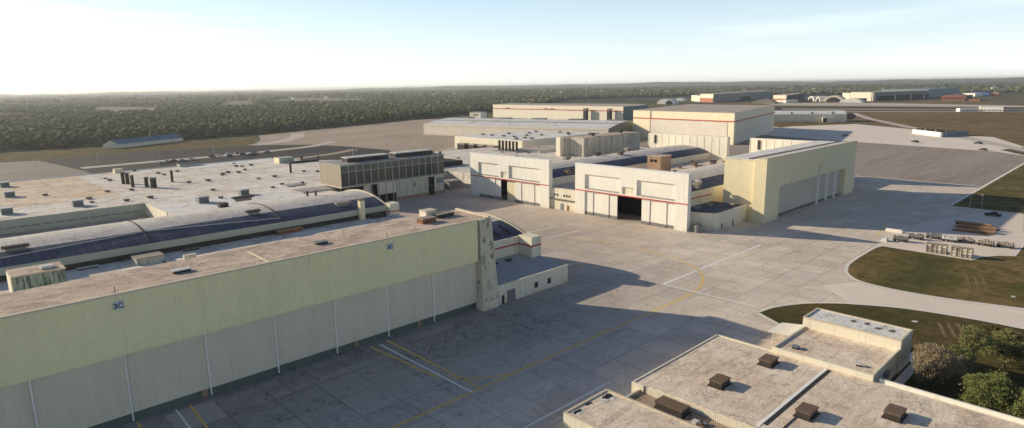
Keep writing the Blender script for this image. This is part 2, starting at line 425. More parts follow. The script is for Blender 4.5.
sheet('corner_lawn', [(299.5, 57.2), (299.5, -200), (700, -200), (478, 57.2)], .10, 'grass')
for n, (pts, w) in enumerate([(g1c, .9), (g2c, .9), ([(212, 33.6), (217, 32.6), (222, 29.5), (224.4, 26.0), (247, 26.3), (262, 28.6)], .7), ([(299.2, 57.3), (520, 57.6)], 1.3),
                      ([(299.2, 57.3), (299.2, 34)], .8), ([(130.4, 58.0), (125, 48.5)], .8), ([(212, 56.6), (211.3, 33.6)], .8)]):
    wire_line('kerb_edging', pts, w, 'kerb', .115)
sheet('gravel_pad', [(212, 33.9), (212, 58.5), (236, 61), (262, 56), (297, 44), (297, 33.4), (262, 28.9), (247, 26.6), (224.6, 26.4), (222.2, 29.9), (217.1, 32.9)], .075, 'pad')
sheet('crossing_taxiway', [(159, -200), (159, 15), (157.9, 25.8), (155.4, 36.5), (150.6, 45.6), (160, 55), (168.3, 50), (167.6, 40), (168.8, 30), (172.2, 17), (174, 8), (174, -200)], .065, 'taxiway')
sheet('runway', [(900, 560), (1130, 500), (1262, 150), (1300, -100), (1400, -100), (1390, 177), (1292, 560), (1500, 850)], .12, 'asphalt')
sheet('runway', [(1180, 500), (1310, 155), (1325, 155), (1215, 520)], .16, 'runway')
sheet('runway', [(1090, 480), (1225, 150), (1240, 150), (1115, 490)], .16, 'runway')
sheet('far_taxiway', [(1380, 600), (1420, 180), (1500, 170), (1600, 480), (1520, 720)], .16, 'runway')
sheet('old_apron', [(-300, 420), (-300, 640), (49, 596), (72, 588), (82, 484), (80, 392), (-120, 392)], .06, 'old_conc')
sheet('asphalt_yard', [(73, 590), (143, 602), (230, 575), (268, 545), (280, 500), (285, 440), (262, 396), (81, 395), (83, 484)], .08, 'asphalt')
wire_line('access_road', smooth_pts([(84, 505), (130, 508), (182, 509), (225, 517), (265, 530), (300, 560)], 4), 11, 'runway', .10)
wire_line('access_road', smooth_pts([(165, 432), (200, 440), (240, 452), (270, 470)], 4), 8, 'dirt', .11)
sheet('dirt_yard', [(285, 700), (401, 752), (551, 812), (613, 825), (660, 700), (520, 560), (400, 430), (262, 396), (285, 440), (280, 500), (268, 545), (232, 585), (262, 640)], .07, 'dirt')
wire_line('track', smooth_pts([(232, 585), (262, 600), (300, 640), (330, 700)], 4), 14, 'runway', .09)
sheet('grass_verge', [(-300, 640), (49, 604), (143, 612), (235, 590), (262, 655), (240, 672), (140, 662), (-300, 690)], .05, 'grass')
M['clear'] = pave('dry clearing', (.22, .18, .12), (.12, .11, .06), (.30, .25, .18), .008)
for c in ([(340, 1856), (461, 1735), (591, 2217), (495, 2580)], [(161, 1776), (211, 1778), (238, 1997), (150, 2030)], [(706, 2044), (816, 2003), (1172, 2940), (1078, 2986)], [(1042, 2555), (1245, 2067), (1661, 2804), (1663, 3585)]):
    sheet('clearing', c, .2, 'clear')
CLEAR = [[(340, 1856), (461, 1735), (591, 2217), (495, 2580)], [(161, 1776), (211, 1778), (238, 1997), (150, 2030)], [(706, 2044), (816, 2003), (1172, 2940), (1078, 2986)], [(1042, 2555), (1245, 2067), (1661, 2804), (1663, 3585)]]
for x0_, y0_, x1_, y1_ in ((193.5, 31.6, 181, 28.4), (193.5, 29.9, 181.5, 26.6), (193.5, 28.2, 182, 25.0), (150.5, 28.2, 142, 25.0), (151.5, 26.8, 143, 23.5), (152.5, 25.2, 144, 22.2)):
    wire_line('worn_grass_strip', [(x0_, y0_), (x1_, y1_)], .7, 'field', .13)
wire_line('taxiway_strip', [(1088, 352), (927, 277), (786, 197), (714, 149), (606, 89), (560, 64)], 11, 'runway', .16)
# painted lines
wire_line('yellow_marking', smooth_pts([(20, 74.6), (47.2, 74.9), (79.6, 75.1), (108.9, 75.0), (118.0, 74.9), (128, 75.0), (134.8, 75.6), (140.6, 77.2), (145.6, 79.8), (150.5, 83.8), (155, 90), (157.9, 99.7), (159.3, 110.4), (158.4, 124.1), (155.3, 138.4)], 6), .46, 'line_yellow', .062)
wire_line('yellow_marking', smooth_pts([(60.3, 103.7), (60.9, 93), (61.1, 88.2), (61.9, 83.3), (65.1, 79.0), (71.0, 75.3)], 6), .4, 'line_yellow', .062)
wire_line('yellow_marking', [(64.4, 104.4), (64.1, 75.3)], .4, 'line_yellow', .062)
wire_line('white_marking', [(62.3, 103.3), (62.1, 74.8)], .4, 'line_white', .066)
wire_line('white_marking', [(55.0, 60.8), (81.5, 60.8)], .42, 'line_white', .062)
wire_line('white_marking', [(133.8, 84.1), (188.5, 84.1)], .6, 'line_white', .062)
wire_line('white_marking', [(133.8, 84.1), (133.9, 59.5)], .4, 'line_white', .064)
wire_line('white_marking', [(25.1, 104.4), (24.6, 90)], .30, 'line_white', .062)
wire_line('yellow_marking', [(27.2, 104.4), (26.5, 90)], .30, 'line_yellow', .062)
wire_line('yellow_marking', [(19.6, 104.4), (19.3, 95)], .30, 'line_yellow', .062)
wire_line('yellow_marking', [(225, 62), (300, 74)], .30, 'line_yellow', .062)
wire_line('yellow_marking', [(222, 70), (262, 100)], .22, 'line_yellow', .062)
for k in range(3): wire_line('tyre_track', [(120.5, 119 - 1.3 * k), (135, 113 - 1.3 * k)], .35, 'line_white' if k == 1 else 'line_yellow', .062)
for yy in (140, 150): wire_line('white_marking', [(150, yy), (166, yy - 1.5)], .4, 'line_white', .062)

# ------------------------------------------------------------------ helpers for arches
def arch_z(y, yc, half, ze, zt): return zt - (zt - ze) * ((y - yc) / half) ** 2
def arch_sheet(x0, x1, ya, yb, yc, half, ze, zt, n=12, th=.15):
    m = MB(); ys = [ya + (yb - ya) * i / n for i in range(n + 1)]
    z = [arch_z(y, yc, half, ze, zt) for y in ys]
    vs = [(x0, y, q) for y, q in zip(ys, z)] + [(x1, y, q) for y, q in zip(ys, z)]
    k = n + 1
    m.add(vs, [(i, k + i, k + i + 1, i + 1) for i in range(n)]); return m
def arch_rib(x, yc, half, ze, zt, w=.25, h=.22, n=16):
    m = MB()
    for i in range(n):
        a = yc - half + 2 * half * i / n; b = yc - half + 2 * half * (i + 1) / n
        za, zb = arch_z(a, yc, half, ze, zt), arch_z(b, yc, half, ze, zt)
        m.add([(x, a, za - .1), (x + w, a, za - .1), (x + w, b, zb - .1), (x, b, zb - .1), (x, a, za + h), (x + w, a, za + h), (x + w, b, zb + h), (x, b, zb + h)],
              [(0, 1, 5, 4), (1, 2, 6, 5), (2, 3, 7, 6), (3, 0, 4, 7), (4, 5, 6, 7)])
    return m
def arch_wall(x, yc, half, ze, zt, z0, th=.4, n=16):
    ys = [yc - half + 2 * half * i / n for i in range(n + 1)]
    pf = [(y, arch_z(y, yc, half, ze, zt) + .02) for y in ys] + [(yc + half, z0), (yc - half, z0)]
    k = len(pf); m = MB()
    m.add([(x, a, b) for a, b in pf] + [(x + th, a, b) for a, b in pf], [tuple(range(k)), tuple(range(2 * k - 1, k - 1, -1))] + [(i, (i + 1) % k, k + (i + 1) % k, k + i) for i in range(k)])
    return m
def arched_hall(root, x0, x1, yc, half=16.5, ze=10.4, zt=13.6, z0=0, strip=7.2, ends=(True, True), wall='green_wall', ribs=()):
    ya, yb = yc - half, yc + half
    MB().box(x0, x1, ya, ya + .4, z0, ze).build('wall', wall, root)
    MB().box(x0, x1, yb - .4, yb, z0, ze).build('wall', wall, root)
    arch_sheet(x0, x1, ya, ya + strip, yc, half, ze + .02, zt, 6).build('roof_strip', 'skylight', root, True)
    arch_sheet(x0, x1, ya + strip, yb, yc, half, ze + .02, zt, 14).build('roof', 'arch_roof', root, True)
    if ends[0]: arch_wall(x0 - .4, yc, half, ze, zt, z0).build('end_wall', wall, root)
    if ends[1]: arch_wall(x1, yc, half, ze, zt, z0).build('end_wall', wall, root)
    for x in ribs: arch_rib(x, yc, half, ze, zt).build('roof_rib', 'dark_metal', root)
    if ends[1]: arch_rib(x1 - .1, yc, half, ze, zt, .6, .3).build('coping', 'cream_trim', root)

# ------------------------------------------------------------------ near hangar
hg = thing('hangar', 'long nearest hangar with pale green corrugated fascia and two 3C signs', 'hangar')
X0, X1 = -45., 93.3
ribbed(X0, 89.3, 104.2, 11.35, 20.75, .46, .09).build('fascia', 'fascia', hg)
MB().box(X0, 89.3, 104.25, 105.4, 11.35, 20.7).build('header_beam', 'green_wall', hg)
MB().box(X0, 89.3, 104.06, 104.7, 20.72, 20.98).build('coping', 'cream_trim', hg)
MB().box(X0, X1, 105.45, 107.2, 0, 1.45).build('base_wall', 'green_base', hg)
px = [7.7 + 11.55 * k for k in range(-4, 7)] + [89.3]
for i in range(len(px) - 1):
    yy = 105.05 + (.12 if i % 2 else 0.)
    ribbed(px[i] + .1, px[i + 1] + .1, yy, 1.5, 11.6, .385, .05).build('door_panel', 'grey_door', hg)
MB().box(X0, 89.3, 105.8, 107.2, 1.45, 11.6).build('inner_wall', 'green_base', hg)
for x in px[:-1]: MB().box(x - .08, x + .08, 104.74, 104.97, .35, 11.3).build('door_post', 'post_white', hg)
for x in (29.5, 57.8, 72.9): MB().box(x, x + .9, 105.2, 105.43, .1, 1.75).build('service_door', 'brown_wall', hg)
# roof
fp = [(X0, 104.75), (93.5, 104.75), (94.4, 117.6), (82, 119.2), (35, 118.2), (X0, 116.0)]
MB().prism(fp, 20.3, 20.78).build('roof', 'brown_roof', hg)
MB().prism([(X0, 105.5), (93.2, 105.5), (94.0, 117.2), (82, 118.8), (35, 117.8), (X0, 115.6)], 0, 20.28).build('rear_wall', 'green_wall', hg)
MB().prism([(93.0, 104.7), (93.7, 104.7), (94.7, 117.7), (94.0, 117.7)], 20.3, 21.15).build('coping', 'cream_trim', hg)
for a, b in (((42.7, 114.5), (42.3, 104.9)),):
    MB().prism([(a[0], a[1]), (a[0] + .3, a[1]), (b[0] + .3, b[1]), (b[0], b[1])], 20.76, 20.95).build('roof_seam', 'cream_trim', hg)
def pil():
    t = NT('rust and mould stained cream pillar')
    st = t.noise(1.2, 7, .75, t.mapping((1, 1, .28)), .47, .57, .5); gate = t.noise(.30, 3, .5, None, .50, .60)
    col = t.mix(t.math('MULTIPLY', st, gate), (.74, .68, .50), (.07, .065, .045)); col = t.mix(t.noise(.4, 5, .6, None, .4, .8), col, (.56, .50, .36))
    return t.done(col, .8)
m = MB(); m.add([(89.3, 102.7, 0), (94.2, 102.7, 0), (94.2, 105.6, 0), (89.3, 105.6, 0), (89.9, 104.0, 20.9), (93.4, 104.0, 20.9), (93.4, 105.6, 20.9), (89.3, 105.6, 20.9)], [(3, 2, 1, 0), (4, 5, 6, 7), (0, 1, 5, 4), (1, 2, 6, 5), (2, 3, 7, 6), (3, 0, 4, 7)])
m.build('pillar', pil(), hg)
MB().box(88.9, 93.5, 102.3, 104.8, 0, 2.0).build('pillar_foot', 'cream_light', hg)
for sx in (19.3, 66.3):
    sg = MB().box(sx - .66, sx + .66, 103.96, 104.08, 18.6, 19.85).build('sign', 'sign_white', hg)
    cu = bpy.data.curves.new('sign_text', 'FONT'); cu.body = '3C'; cu.size = 1.15; cu.align_x = 'CENTER'; cu.extrude = .01; cu.offset = .02
    tx = bpy.data.objects.new('sign_text', cu); COL.objects.link(tx); tx.parent = sg
    cu.materials.append(M['sign_dark'])
    me_ = bpy.data.meshes.new_from_object(tx); bpy.data.objects.remove(tx)
    tx = bpy.data.objects.new('sign_text', me_); COL.objects.link(tx); tx.parent = sg
    tx.location = (sx, 103.93, 18.78); tx.rotation_euler = (PI / 2, 0, 0)
    # small lamp pole above the sign
    MB().cyl(sx, 104.9, 20.9, 21.9, .06, 6).build('roof_lamp', 'dark_metal', hg)

def low_unit(name, label, cat, x, y, z, sx, sy, h, mat='cream_light', top='brown_metal', group=None, rz=0):
    r = thing(name, label, cat, group)
    MB().box(-sx / 2, sx / 2, -sy / 2, sy / 2, 0, h * .82).build('body', mat, r)
    MB().box(-sx / 2 - .12, sx / 2 + .12, -sy / 2 - .12, sy / 2 + .12, h * .84, h).build('lid', top, r)
    return place(r, x, y, z, rz)
low_unit('roof_unit', 'rusty low roof unit nearest the fascia edge at the far end of the brown roof', 'roof unit', 80.6, 111.2, 20.8, 3.6, 2.2, 1.1, 'rust', 'tan_kit')
low_unit('roof_unit', 'cream square roof unit at the back of the brown roof end', 'roof unit', 84.9, 116.4, 20.8, 3.0, 2.6, 1.5, 'cream_light', 'cream_trim')
low_unit('roof_unit', 'dark low roof unit nearest the hangar pillar', 'roof unit', 87.0, 113.2, 20.8, 4.6, 1.8, .9, 'dark_metal', 'tan_kit')
def hatch(label, x, y, z, sx, sy, mat='vent_grey'):
    r = thing('roof_hatch', label, 'roof hatch')
    MB().box(-sx / 2, sx / 2, -sy / 2, sy / 2, 0, .35).build('curb', 'dark_side', r); MB().box(-sx / 2 - .1, sx / 2 + .1, -sy / 2 - .1, sy / 2 + .1, .37, .5).build('lid', mat, r)
    return place(r, x, y, z)
hatch('pale flat hatch on the brown roof above the second door post', 29.9, 110, 20.8, 2.6, 1.3, 'white_kit')
hatch('small pale hatch in the middle of the brown hangar roof', 55, 110.4, 20.8, 2.2, 1.2)

# lower annex at the end of the near hangar
an = thing('annex', 'low cream annex with flat roof beside the stained hangar pillar', 'annex')
MB().prism([(93.6, 103.0), (118.6, 103.0), (118.8, 112.9), (93.6, 112.9)], 0, 4.5).build('wall', 'cream_light', an)
MB().prism([(94.0, 103.3), (118.3, 103.3), (118.5, 117.9), (94.0, 117.9)], 4.45, [4.55, 4.55, 5.6, 5.6]).build('roof', plain('slate grey sheet roof', (.46, .46, .47), .7, var=.3, s=.35), an)
MB().box(93.6, 118.8, 102.9, 103.28, 4.5, 4.75).build('parapet', 'cream_light', an)
MB().box(95.2, 96.0, 102.92, 102.98, 0, 2.1).build('door', 'dark_side', an)
MB().box(96.9, 99.6, 102.92, 102.98, 0, 2.9).build('door', 'grey_kit', an)
for x in (106.2, 110.9): MB().box(x, x + 1.2, 102.92, 102.98, 1.3, 2.7).build('window', 'glass_dark', an)
for k in range(2):
    hatch(('dark' if k else 'grey') + ' small vent on the annex roof by the striped wall', 104 + 5 * k, 115, 5.3, 1.6, .9, 'dark_metal')

# striped arched hall behind the near hangar
hm = thing('arched_hall', 'cream hall with red stripe and dark sloping roof behind the near hangar', 'hall')
MB().box(30, 118.6, 118.0, 118.5, 0, 10.3).build('wall', 'cream_light', hm)
MB().box(30, 118.7, 117.94, 118.0, 8.1, 8.5).build('red_stripe', 'red', hm)
arch_sheet(20, 118.6, 118.5, 128, 135, 16.5, 10.2, 13.5, 8).build('roof_strip', 'skylight', hm, True)
arch_sheet(20, 118.6, 128, 151.5, 135, 16.5, 10.2, 13.5, 12).build('roof', 'arch_roof', hm, True)
arch_wall(118.6, 135, 16.5, 10.2, 13.5, 0).build('end_wall', 'cream_light', hm)
arch_rib(118.5, 135, 16.5, 10.2, 13.5, .7, .35).build('coping', 'cream_trim', hm)
MB().box(20, 118.6, 151.1, 151.5, 0, 10.2).build('wall', 'green_wall', hm)
MB().box(115.6, 119.2, 113.0, 117.9, 0, 10.7).build('corner_pier', 'cream_light', hm)
MB().box(115.55, 119.25, 112.94, 117.93, 8.1, 8.5).build('red_stripe', 'red', hm)
for k in range(5):
    x = 97 + k * 4.2; MB().prism([(x, 119.4), (x + .8, 119.4), (x + .8, 124.4), (x, 124.4)], [10.9, 10.9, 12.6, 12.6], [11.0, 11.0, 12.7, 12.7]).build('roof_panel', 'black', hm)

# low link roof between the two arched halls on the left
lk = thing('link_building', 'low flat strip of dirty white roof beside the dark blue arched roof', 'building')
MB().box(-60, 119.2, 151.6, 183.9, 0, 7.1).build('roof', 'white_roof', lk)
MB().box(-60, 116, 183.75, 183.95, 7.11, 8.5).build('painted_shade_strip', 'dark_side', lk)  # dark strip painted in for the eave's shade on the roof
MB().box(43.5, 43.9, 151.7, 183.7, 7.1, 7.25).build('roof_seam', 'dark_metal', lk)
MB().box(48, 51, 172.5, 173.5, 7.12, 8.3).build('hatch_box', 'cream_light', lk)
low_unit('roof_unit', 'square tan roof box in the gutter beside the long arched roof', 'roof unit', 41, 178.2, 7.1, 6.4, 5.0, 1.7, 'stained_white', 'tan_kit')
hatch('narrow pale hatch by the arched roof near the stair house', 28.5, 182, 7.1, 4.4, 1.2, 'white_kit')
hatch('narrow dark hatch below the arched roof right of the tan box', 52.7, 182.4, 7.1, 4, 1.2, 'grey_kit')
low_unit('roof_unit', 'reddish brown low duct at the foot of the arched roof', 'roof unit', 81, 182.6, 7.1, 7.5, 1.6, 1.2, 'rust', 'rust_tan')
low_unit('roof_unit', 'dark low unit at the foot of the arched roof near its end', 'roof unit', 112, 182.0, 7.1, 5, 2, 1.3, 'dark_side', 'dark_metal')
sh = thing('stair_house', 'green stained rooftop stair house behind the near hangar roof', 'roof house')
def mould():
    t = NT('mouldy green grey wall')
    st = t.noise(1.1, 7, .75, t.mapping((1.3, 1.3, .22)), .44, .58, .4)
    col = t.mix(st, (.50, .56, .47), (.05, .06, .05)); col = t.mix(t.noise(.5, 5, .6, None, .4, .75), col, (.34, .40, .34)); return t.done(col, .85)
MB().box(11.6, 20.3, 155, 162, 7.1, 14.2).build('wall', mould(), sh)
MB().box(11.4, 20.5, 154.8, 162.2, 14.22, 14.45).build('roof', 'brown_roof', sh)
MB().box(16.6, 18.8, 157, 159, 14.46, 15.0).build('roof_hatch', 'white_kit', sh)
MB().box(11.3, 11.58, 155, 162, 7.1, 14.2).build('side_wall', 'cream_light', sh)

# long arched hall on the left
hl = thing('arched_hall', 'long arched roof with dark blue strip in front of the wide flat roofs', 'hall')
arched_hall(hl, -60, 116.6, 200.5, ribs=(6.9, 43.5, 80.1))
MB().box(116.7, 120.5, 181.8, 185.6, 0, 11.0).build('corner_pier', 'cream_light', hl)
MB().box(116.65, 120.55, 181.74, 184, 8.2, 8.55).build('red_stripe', 'red', hl)
for (a, b) in ((-20, 43.2), (44.2, 80)):
    n = 24; pts = []
    for i in range(n + 1):
        s_ = i / n; x = a + (b - a) * s_; y = 190.6 - 5.0 * (abs(2 * s_ - 1) ** 1.2 if a < 0 else (s_ * .9)) + random.uniform(-.12, .12)
        if a < 0: y = 185.6 + 5.0 * s_ ** 1.1
        pts.append((x, y, arch_z(y, 200.5, 16.5, 10.42, 13.6) + .12))
    MB().tube(pts, .11, 5).build('cable', 'white_kit', hl)
ch = thing('chimney', 'tall cream chimney rising beside the end of the long arched roof', 'chimney')
MB().box(105.6, 107.3, 182.2, 183.7, 7.1, 13.6).build('shaft', 'cream_wall', ch); MB().box(105.4, 107.5, 182.0, 183.8, 13.6, 13.95).build('cap', 'brown_metal', ch)
def roof_vent_on(label, x, y, z, sx=2.8, sy=1.8, h=1.3, mat='dark_metal', group=None):
    r = thing('roof_vent', label, 'roof vent', group)
    MB().box(-sx * .38, sx * .38, -sy * .38, sy * .38, 0, h * .6).build('curb', 'grey_kit', r)
    MB().prism([(-sx / 2, -sy / 2), (sx / 2, -sy / 2), (sx / 2, sy / 2), (-sx / 2, sy / 2)], h * .6, h).build('hood', mat, r)
    return place(r, x, y, z)
def az(y): return arch_z(y, 200.5, 16.5, 10.4, 13.6)
roof_vent_on('dark box vent on the arched roof at the left border', 16, 191.5, az(191.5) - .2, 5.4, 1.8, 1.4)
roof_vent_on('dark box vent on the arched roof right of the joint', 74.1, 191.8, az(191.8) - .2, 4.2, 1.8, 1.4)
roof_vent_on('tan box vent on the arched roof near the chimney', 102.5, 188.2, az(188.2) - .2, 5.2, 1.6, 1.4, 'tan_kit')
roof_vent_on('long dark vent behind the ridge of the arched roof', 80, 214.5, az(214.5) + 2., 7, 2, 1.6)
for k, (x, y) in enumerate(((99.5, 207.0), (101, 203.8))):
    r = thing('vent_pipe', ('short' if k else 'slim') + ' dark pipe vent on the ridge of the arched roof', 'vent pipe')
    MB().cyl(0, 0, -.3, 1.5, .35).build('pipe', 'dark_metal', r); MB().cyl(0, 0, 1.5, 1.8, .55).build('cap', 'brown_metal', r); place(r, x, y, az(y))

# ------------------------------------------------------------------ wide flat workshop roofs
wk = thing('workshop', 'vast flat stained white workshop roof dotted with small vents', 'workshop')
fpw = [(-120, 217.2), (128.5, 217.2), (128.5, 258), (189, 258), (300, 262), (300, 335), (192, 345), (176, 362), (166, 392), (-120, 392)]
MB().prism([(-120, 272), (166, 272), (192, 272), (300, 272), (300, 335), (192, 345), (176, 362), (166, 392), (-120, 392)], 0, 7.5).build('roof', 'white_roof', wk)
MB().box(64.2, 128.5, 217.2, 272, 0, 7.49).build('roof', 'white_roof', wk)
MB().box(128.5, 300, 257.2, 272, 0, 7.48).build('roof', 'white_roof', wk)
MB().box(-120, 64, 217.2, 271.9, 0, 2.9).build('court_roof', 'brown_roof', wk)
MB().box(-120, 64.2, 271.7, 271.95, 2.9, 7.7).build('court_wall', 'green_wall', wk)
MB().box(63.95, 64.18, 244, 271.7, 2.9, 7.6).build('court_wall', 'cream_light', wk)
for k in range(22):
    MB().box(-14 + k * 3.5, -11.2 + k * 3.5, 271.6, 271.68, 4.6, 5.0).build('court_window', 'vent_grey', wk)
MB().box(-120, 166, 391.6, 392, 7.5, 7.9).build('parapet', 'white_trim', wk)
for (a, b, c, d, m) in ((116.6, 133, 246, 257, 'grey_roof'), (120, 128, 268, 275, 'grey_roof')):
    MB().box(a, b, c, d, 7.5, 7.9).build('raised_roof', m, wk)
MB().box(-120, 62, 300, 391, 7.51, 7.56).build('tan_roof_sheet', roof_mat('tan membrane roof', (.95, .80, .62), (.76, .54, .36), (.70, .56, .42), .07, .8, seam=(23., 37.)), wk)
MB().box(115, 166, 372, 390, 7.51, 7.6).build('white_roof_sheet', 'pale_roof', wk)
MB().box(64.4, 116, 218, 262, 7.5, 7.56).build('white_roof_sheet', 'pale_roof', wk)

vents = [(70.3, 366.7), (70.1, 356.2), (60.7, 316.1), (88.4, 387.8), (94.4, 367.0), (94.7, 357.7), (103.9, 367.4), (69.3, 313.3), (69.1, 284.1), (60.5, 283.5), (94.1, 317.1), (102.5, 316.6), (93.7, 284.7), (116.8, 336.9), (88.6, 261.0), (138.1, 378.8), (133.7, 364.0), (136.0, 361.2), (141.5, 362.3), (131.1, 344.8), (120.7, 340.8), (124.2, 335.8), (114.8, 332.5), (130.1, 305.1), (121.7, 304.2), (114.5, 271.2), (121.2, 276.9), (129.6, 273.9), (149.1, 312.5), (153.4, 305.7), (51.0, 300.6), (40, 326), (50, 290),
         (215, 300), (225, 286), (240, 296), (252, 282), (262, 305), (270, 276), (205, 320), (182, 300), (178, 322), (195, 284), (280, 300), (288, 284)]
proto = None
for i, (x, y) in enumerate(vents):
    if proto is None:
        proto = roof_vent_on('small dark hooded vent on the flat stained roof', 0, 0, 0, 2.1, 1.5, .8, 'brown_metal', 'small hooded vents on the flat roofs')
        v = proto
    else: v = dup(proto)
    place(v, x, y, 7.5, random.uniform(-.2, .2), random.uniform(.75, 1.15))
for i, (x, y, s_, lb) in enumerate([(31.2, 371.8, 1, 'blue grey cube vent at the left border beside the old apron'), (29.0, 333.6, 1, 'blue grey cube vent standing alone on the tan roof'), (23.3, 286.6, 1, 'blue grey cube vent nearest the green court wall at left'), (44.6, 285.7, 1, 'blue grey cube vent on the tan roof right of the others'),
                          (80.1, 256.0, 1.1, 'pale box unit on the clean white roof left of the other pale box'), (98.3, 262.3, 1.0, 'pale box unit on the white roof right of the other pale box')]):
    r = thing('cube_vent', lb, 'roof vent')
    MB().box(-1.7, 1.7, -1.7, 1.7, 0, 2.2).build('body', 'vent_grey', r); MB().box(-1.3, 1.3, -1.78, -1.72, .4, 1.8).build('louvre', 'mullion', r)
    MB().box(-1.9, 1.9, -1.9, 1.9, 2.25, 2.45).build('lid', 'white_kit', r); place(r, x, y, 7.5, 0, s_)
for i, (x, y, h, rad, lb) in enumerate([(71.9, 338.2, 5.2, .75, 'leftmost dark stack of the tallest pair'), (73.4, 336.8, 4.8, .85, 'right dark stack of the tallest pair'), (72.5, 324.2, 5.0, .7, 'single dark stack just right of the tallest pair'),
                                  (76.8, 318.7, 4.2, .8, 'short dark stack left of the thick one'), (78.2, 313.2, 4.4, 1.3, 'thick dark stack with grey cap'), (89.8, 326.8, 5.2, .6, 'slim dark stack standing apart on the white roof'), (142.3, 312.9, 5.0, .55, 'slim dark stack left of the glass fronted building')]):
    r = thing('flue_stack', lb, 'flue stack')
    MB().cyl(0, 0, 0, h, rad, 12).build('pipe', 'dark_metal', r); MB().cyl(0, 0, h, h + .35, rad * 1.25, 12).build('cap', 'vent_grey' if rad > 1 else 'brown_metal', r); place(r, x, y, 7.5)
r = thing('roof_house', 'green grey box with long low duct on the far flat roof', 'roof house')
MB().box(157, 166, 359, 366, 7.5, 10.6).build('body', 'green_wall', r); MB().box(156.8, 157, 359, 366, 7.6, 10.6).build('side_panel', 'cream_wall', r)
MB().box(162, 178, 352, 356, 7.5, 8.6).build('duct', 'dark_metal', r)
for k, (x, y) in enumerate(((172, 362), (181, 358))):
    rr = thing('fan_unit', ('left' if k == 0 else 'right') + ' mushroom shaped fan on stem beside the long low duct', 'fan')
    MB().cyl(0, 0, 0, 1.8, .4).build('stem', 'dark_metal', rr); MB().cyl(0, 0, 1.8, 2.4, 1.4, 12, .6).build('hood', 'dark_metal', rr); place(rr, x, y, 7.5)
low_unit('roof_unit', 'green low unit at the far edge of the flat roof', 'roof unit', 117, 391, 7.6, 11, 5, 1.6, 'green_wall', 'dark_metal')
low_unit('roof_unit', 'small cream yellow box at the far edge of the tan roof', 'roof unit', 81, 389, 7.6, 4, 4, 2.0, 'cream_wall', 'cream_trim')
low_unit('roof_unit', 'dark low unit on the roof near the pale box units', 'roof unit', 82, 240, 7.5, 3, 3, 1.6, 'dark_side', 'dark_metal')

# ------------------------------------------------------------------ glass fronted building
gb = thing('glass_building', 'dark glass fronted block with overhanging upper storey and cream ground floor', 'building')
MB().box(130.2, 184.6, 238.9, 256.2, 9.1, 18.2).build('upper_storey', 'glass_dark', gb)
MB().box(129.8, 184.9, 238.3, 256.6, 18.2, 18.7).build('roof', 'grey_roof', gb)
MB().box(129.8, 184.9, 238.3, 256.6, 8.75, 9.2).build('floor_slab', 'cream_trim', gb)
MB().box(129.9, 130.2, 238.6, 256.4, 9.2, 18.2).build('louvre_screen', 'louvre', gb)
M['pane_upper'] = plain('grey green glass', (.10, .115, .105), .3, var=.5, s=.5, spec=.4)
M['pane_lower'] = plain('near black glass', (.03, .04, .042), .2, var=.3, s=.5, spec=.5)
M['frame'] = plain('pale grey green frame', (.55, .56, .48), .6)
for k in range(15):
    x = 130.1 + k * 3.64
    MB().box(x + .12, x + 3.52, 238.8, 238.88, 15.5, 17.95).build('window', 'pane_upper', gb)
    for q in range(2):
        MB().box(x + .14 + q * 1.75, x + 1.72 + q * 1.75, 238.8, 238.88, 9.9 if k > 1 else 9.3, 15.1).build('window', 'pane_lower', gb)
    MB().box(x - .16, x + .16, 238.70, 238.79, 9.2 if k < 4 else .2, 18.2).build('mullion', 'frame', gb)
MB().box(129.9, 184.7, 238.81, 238.89, 9.2, 18.15).build('frame_panel', 'mullion', gb)
for z_ in (9.3, 15.15, 18.0): MB().box(129.9, 184.7, 238.72, 238.79, z_, z_ + .18).build('transom', 'frame', gb)
for k in range(4):
    y = 238.4 + k * 6; MB().box(129.82, 129.88, y - .15, y + .15, 9.2, 18.2).build('mullion', 'cream_trim', gb)
MB().box(157.5, 184.5, 238.9, 256, 0, 8.7).build('ground_wall', wall_mat('pale green cream wall', (.66, .66, .50), amt=.5), gb)
MB().prism([(140, 244), (157.4, 240), (157.4, 256), (140, 256)], 0, 8.7).build('ground_wall', 'black', gb)  # black block paints in the shaded void under the overhang
MB().box(147.8, 157.4, 239.1, 239.4, 3.6, 8.7).build('stair_wall', 'cream_light', gb)
MB().box(141.2, 144.6, 239.6, 240.0, 0, 8.7).build('stair_wall', 'cream_light', gb)
MB().box(175.3, 178.6, 238.7, 238.88, 0, 8.6).build('door', 'black', gb)
MB().box(175.2, 178.7, 238.6, 238.7, 4.6, 4.9).build('door_bar', 'mullion', gb)
MB().box(180.2, 184.2, 238.7, 238.88, 5.2, 7.6).build('window', 'vent_grey', gb)
MB().box(166.3, 167.9, 238.8, 238.88, 5.2, 7.0).build('window', 'vent_grey', gb)
MB().box(157.5, 184.5, 238.75, 238.88, 0, 1.4).build('dirty_plinth', 'brown_wall', gb)
for k in range(6):
    low_unit('roof_unit', 'low rooftop air unit on the glass fronted building', 'roof unit', 139.5 + k * 7.2 + (3 if k > 2 else 0), 246, 18.7, 6.4, 5, 2.1, 'dark_metal', 'white_kit', 'air units along the roof of the glass fronted building')
for k in range(3):
    r = thing('flue_stack', 'dark stack in the row of three over the glass fronted building', 'flue stack', 'three stacks over the glass fronted building')
    MB().cyl(0, 0, 0, 5.0, .7, 10).build('pipe', 'dark_metal', r); MB().cyl(0, 0, 5, 5.4, .9, 10).build('cap', 'brown_metal', r); place(r, 206 + k * 2.6, 282 - k * 3.0, 10)
MB().box(198, 222, 270, 290, 7.5, 10.).build('plant_room', 'dark_side', tag(thing('plant_room', 'dark low plant room under the three stacks', 'roof house'), 'dark low plant room under the three stacks', 'roof house'))
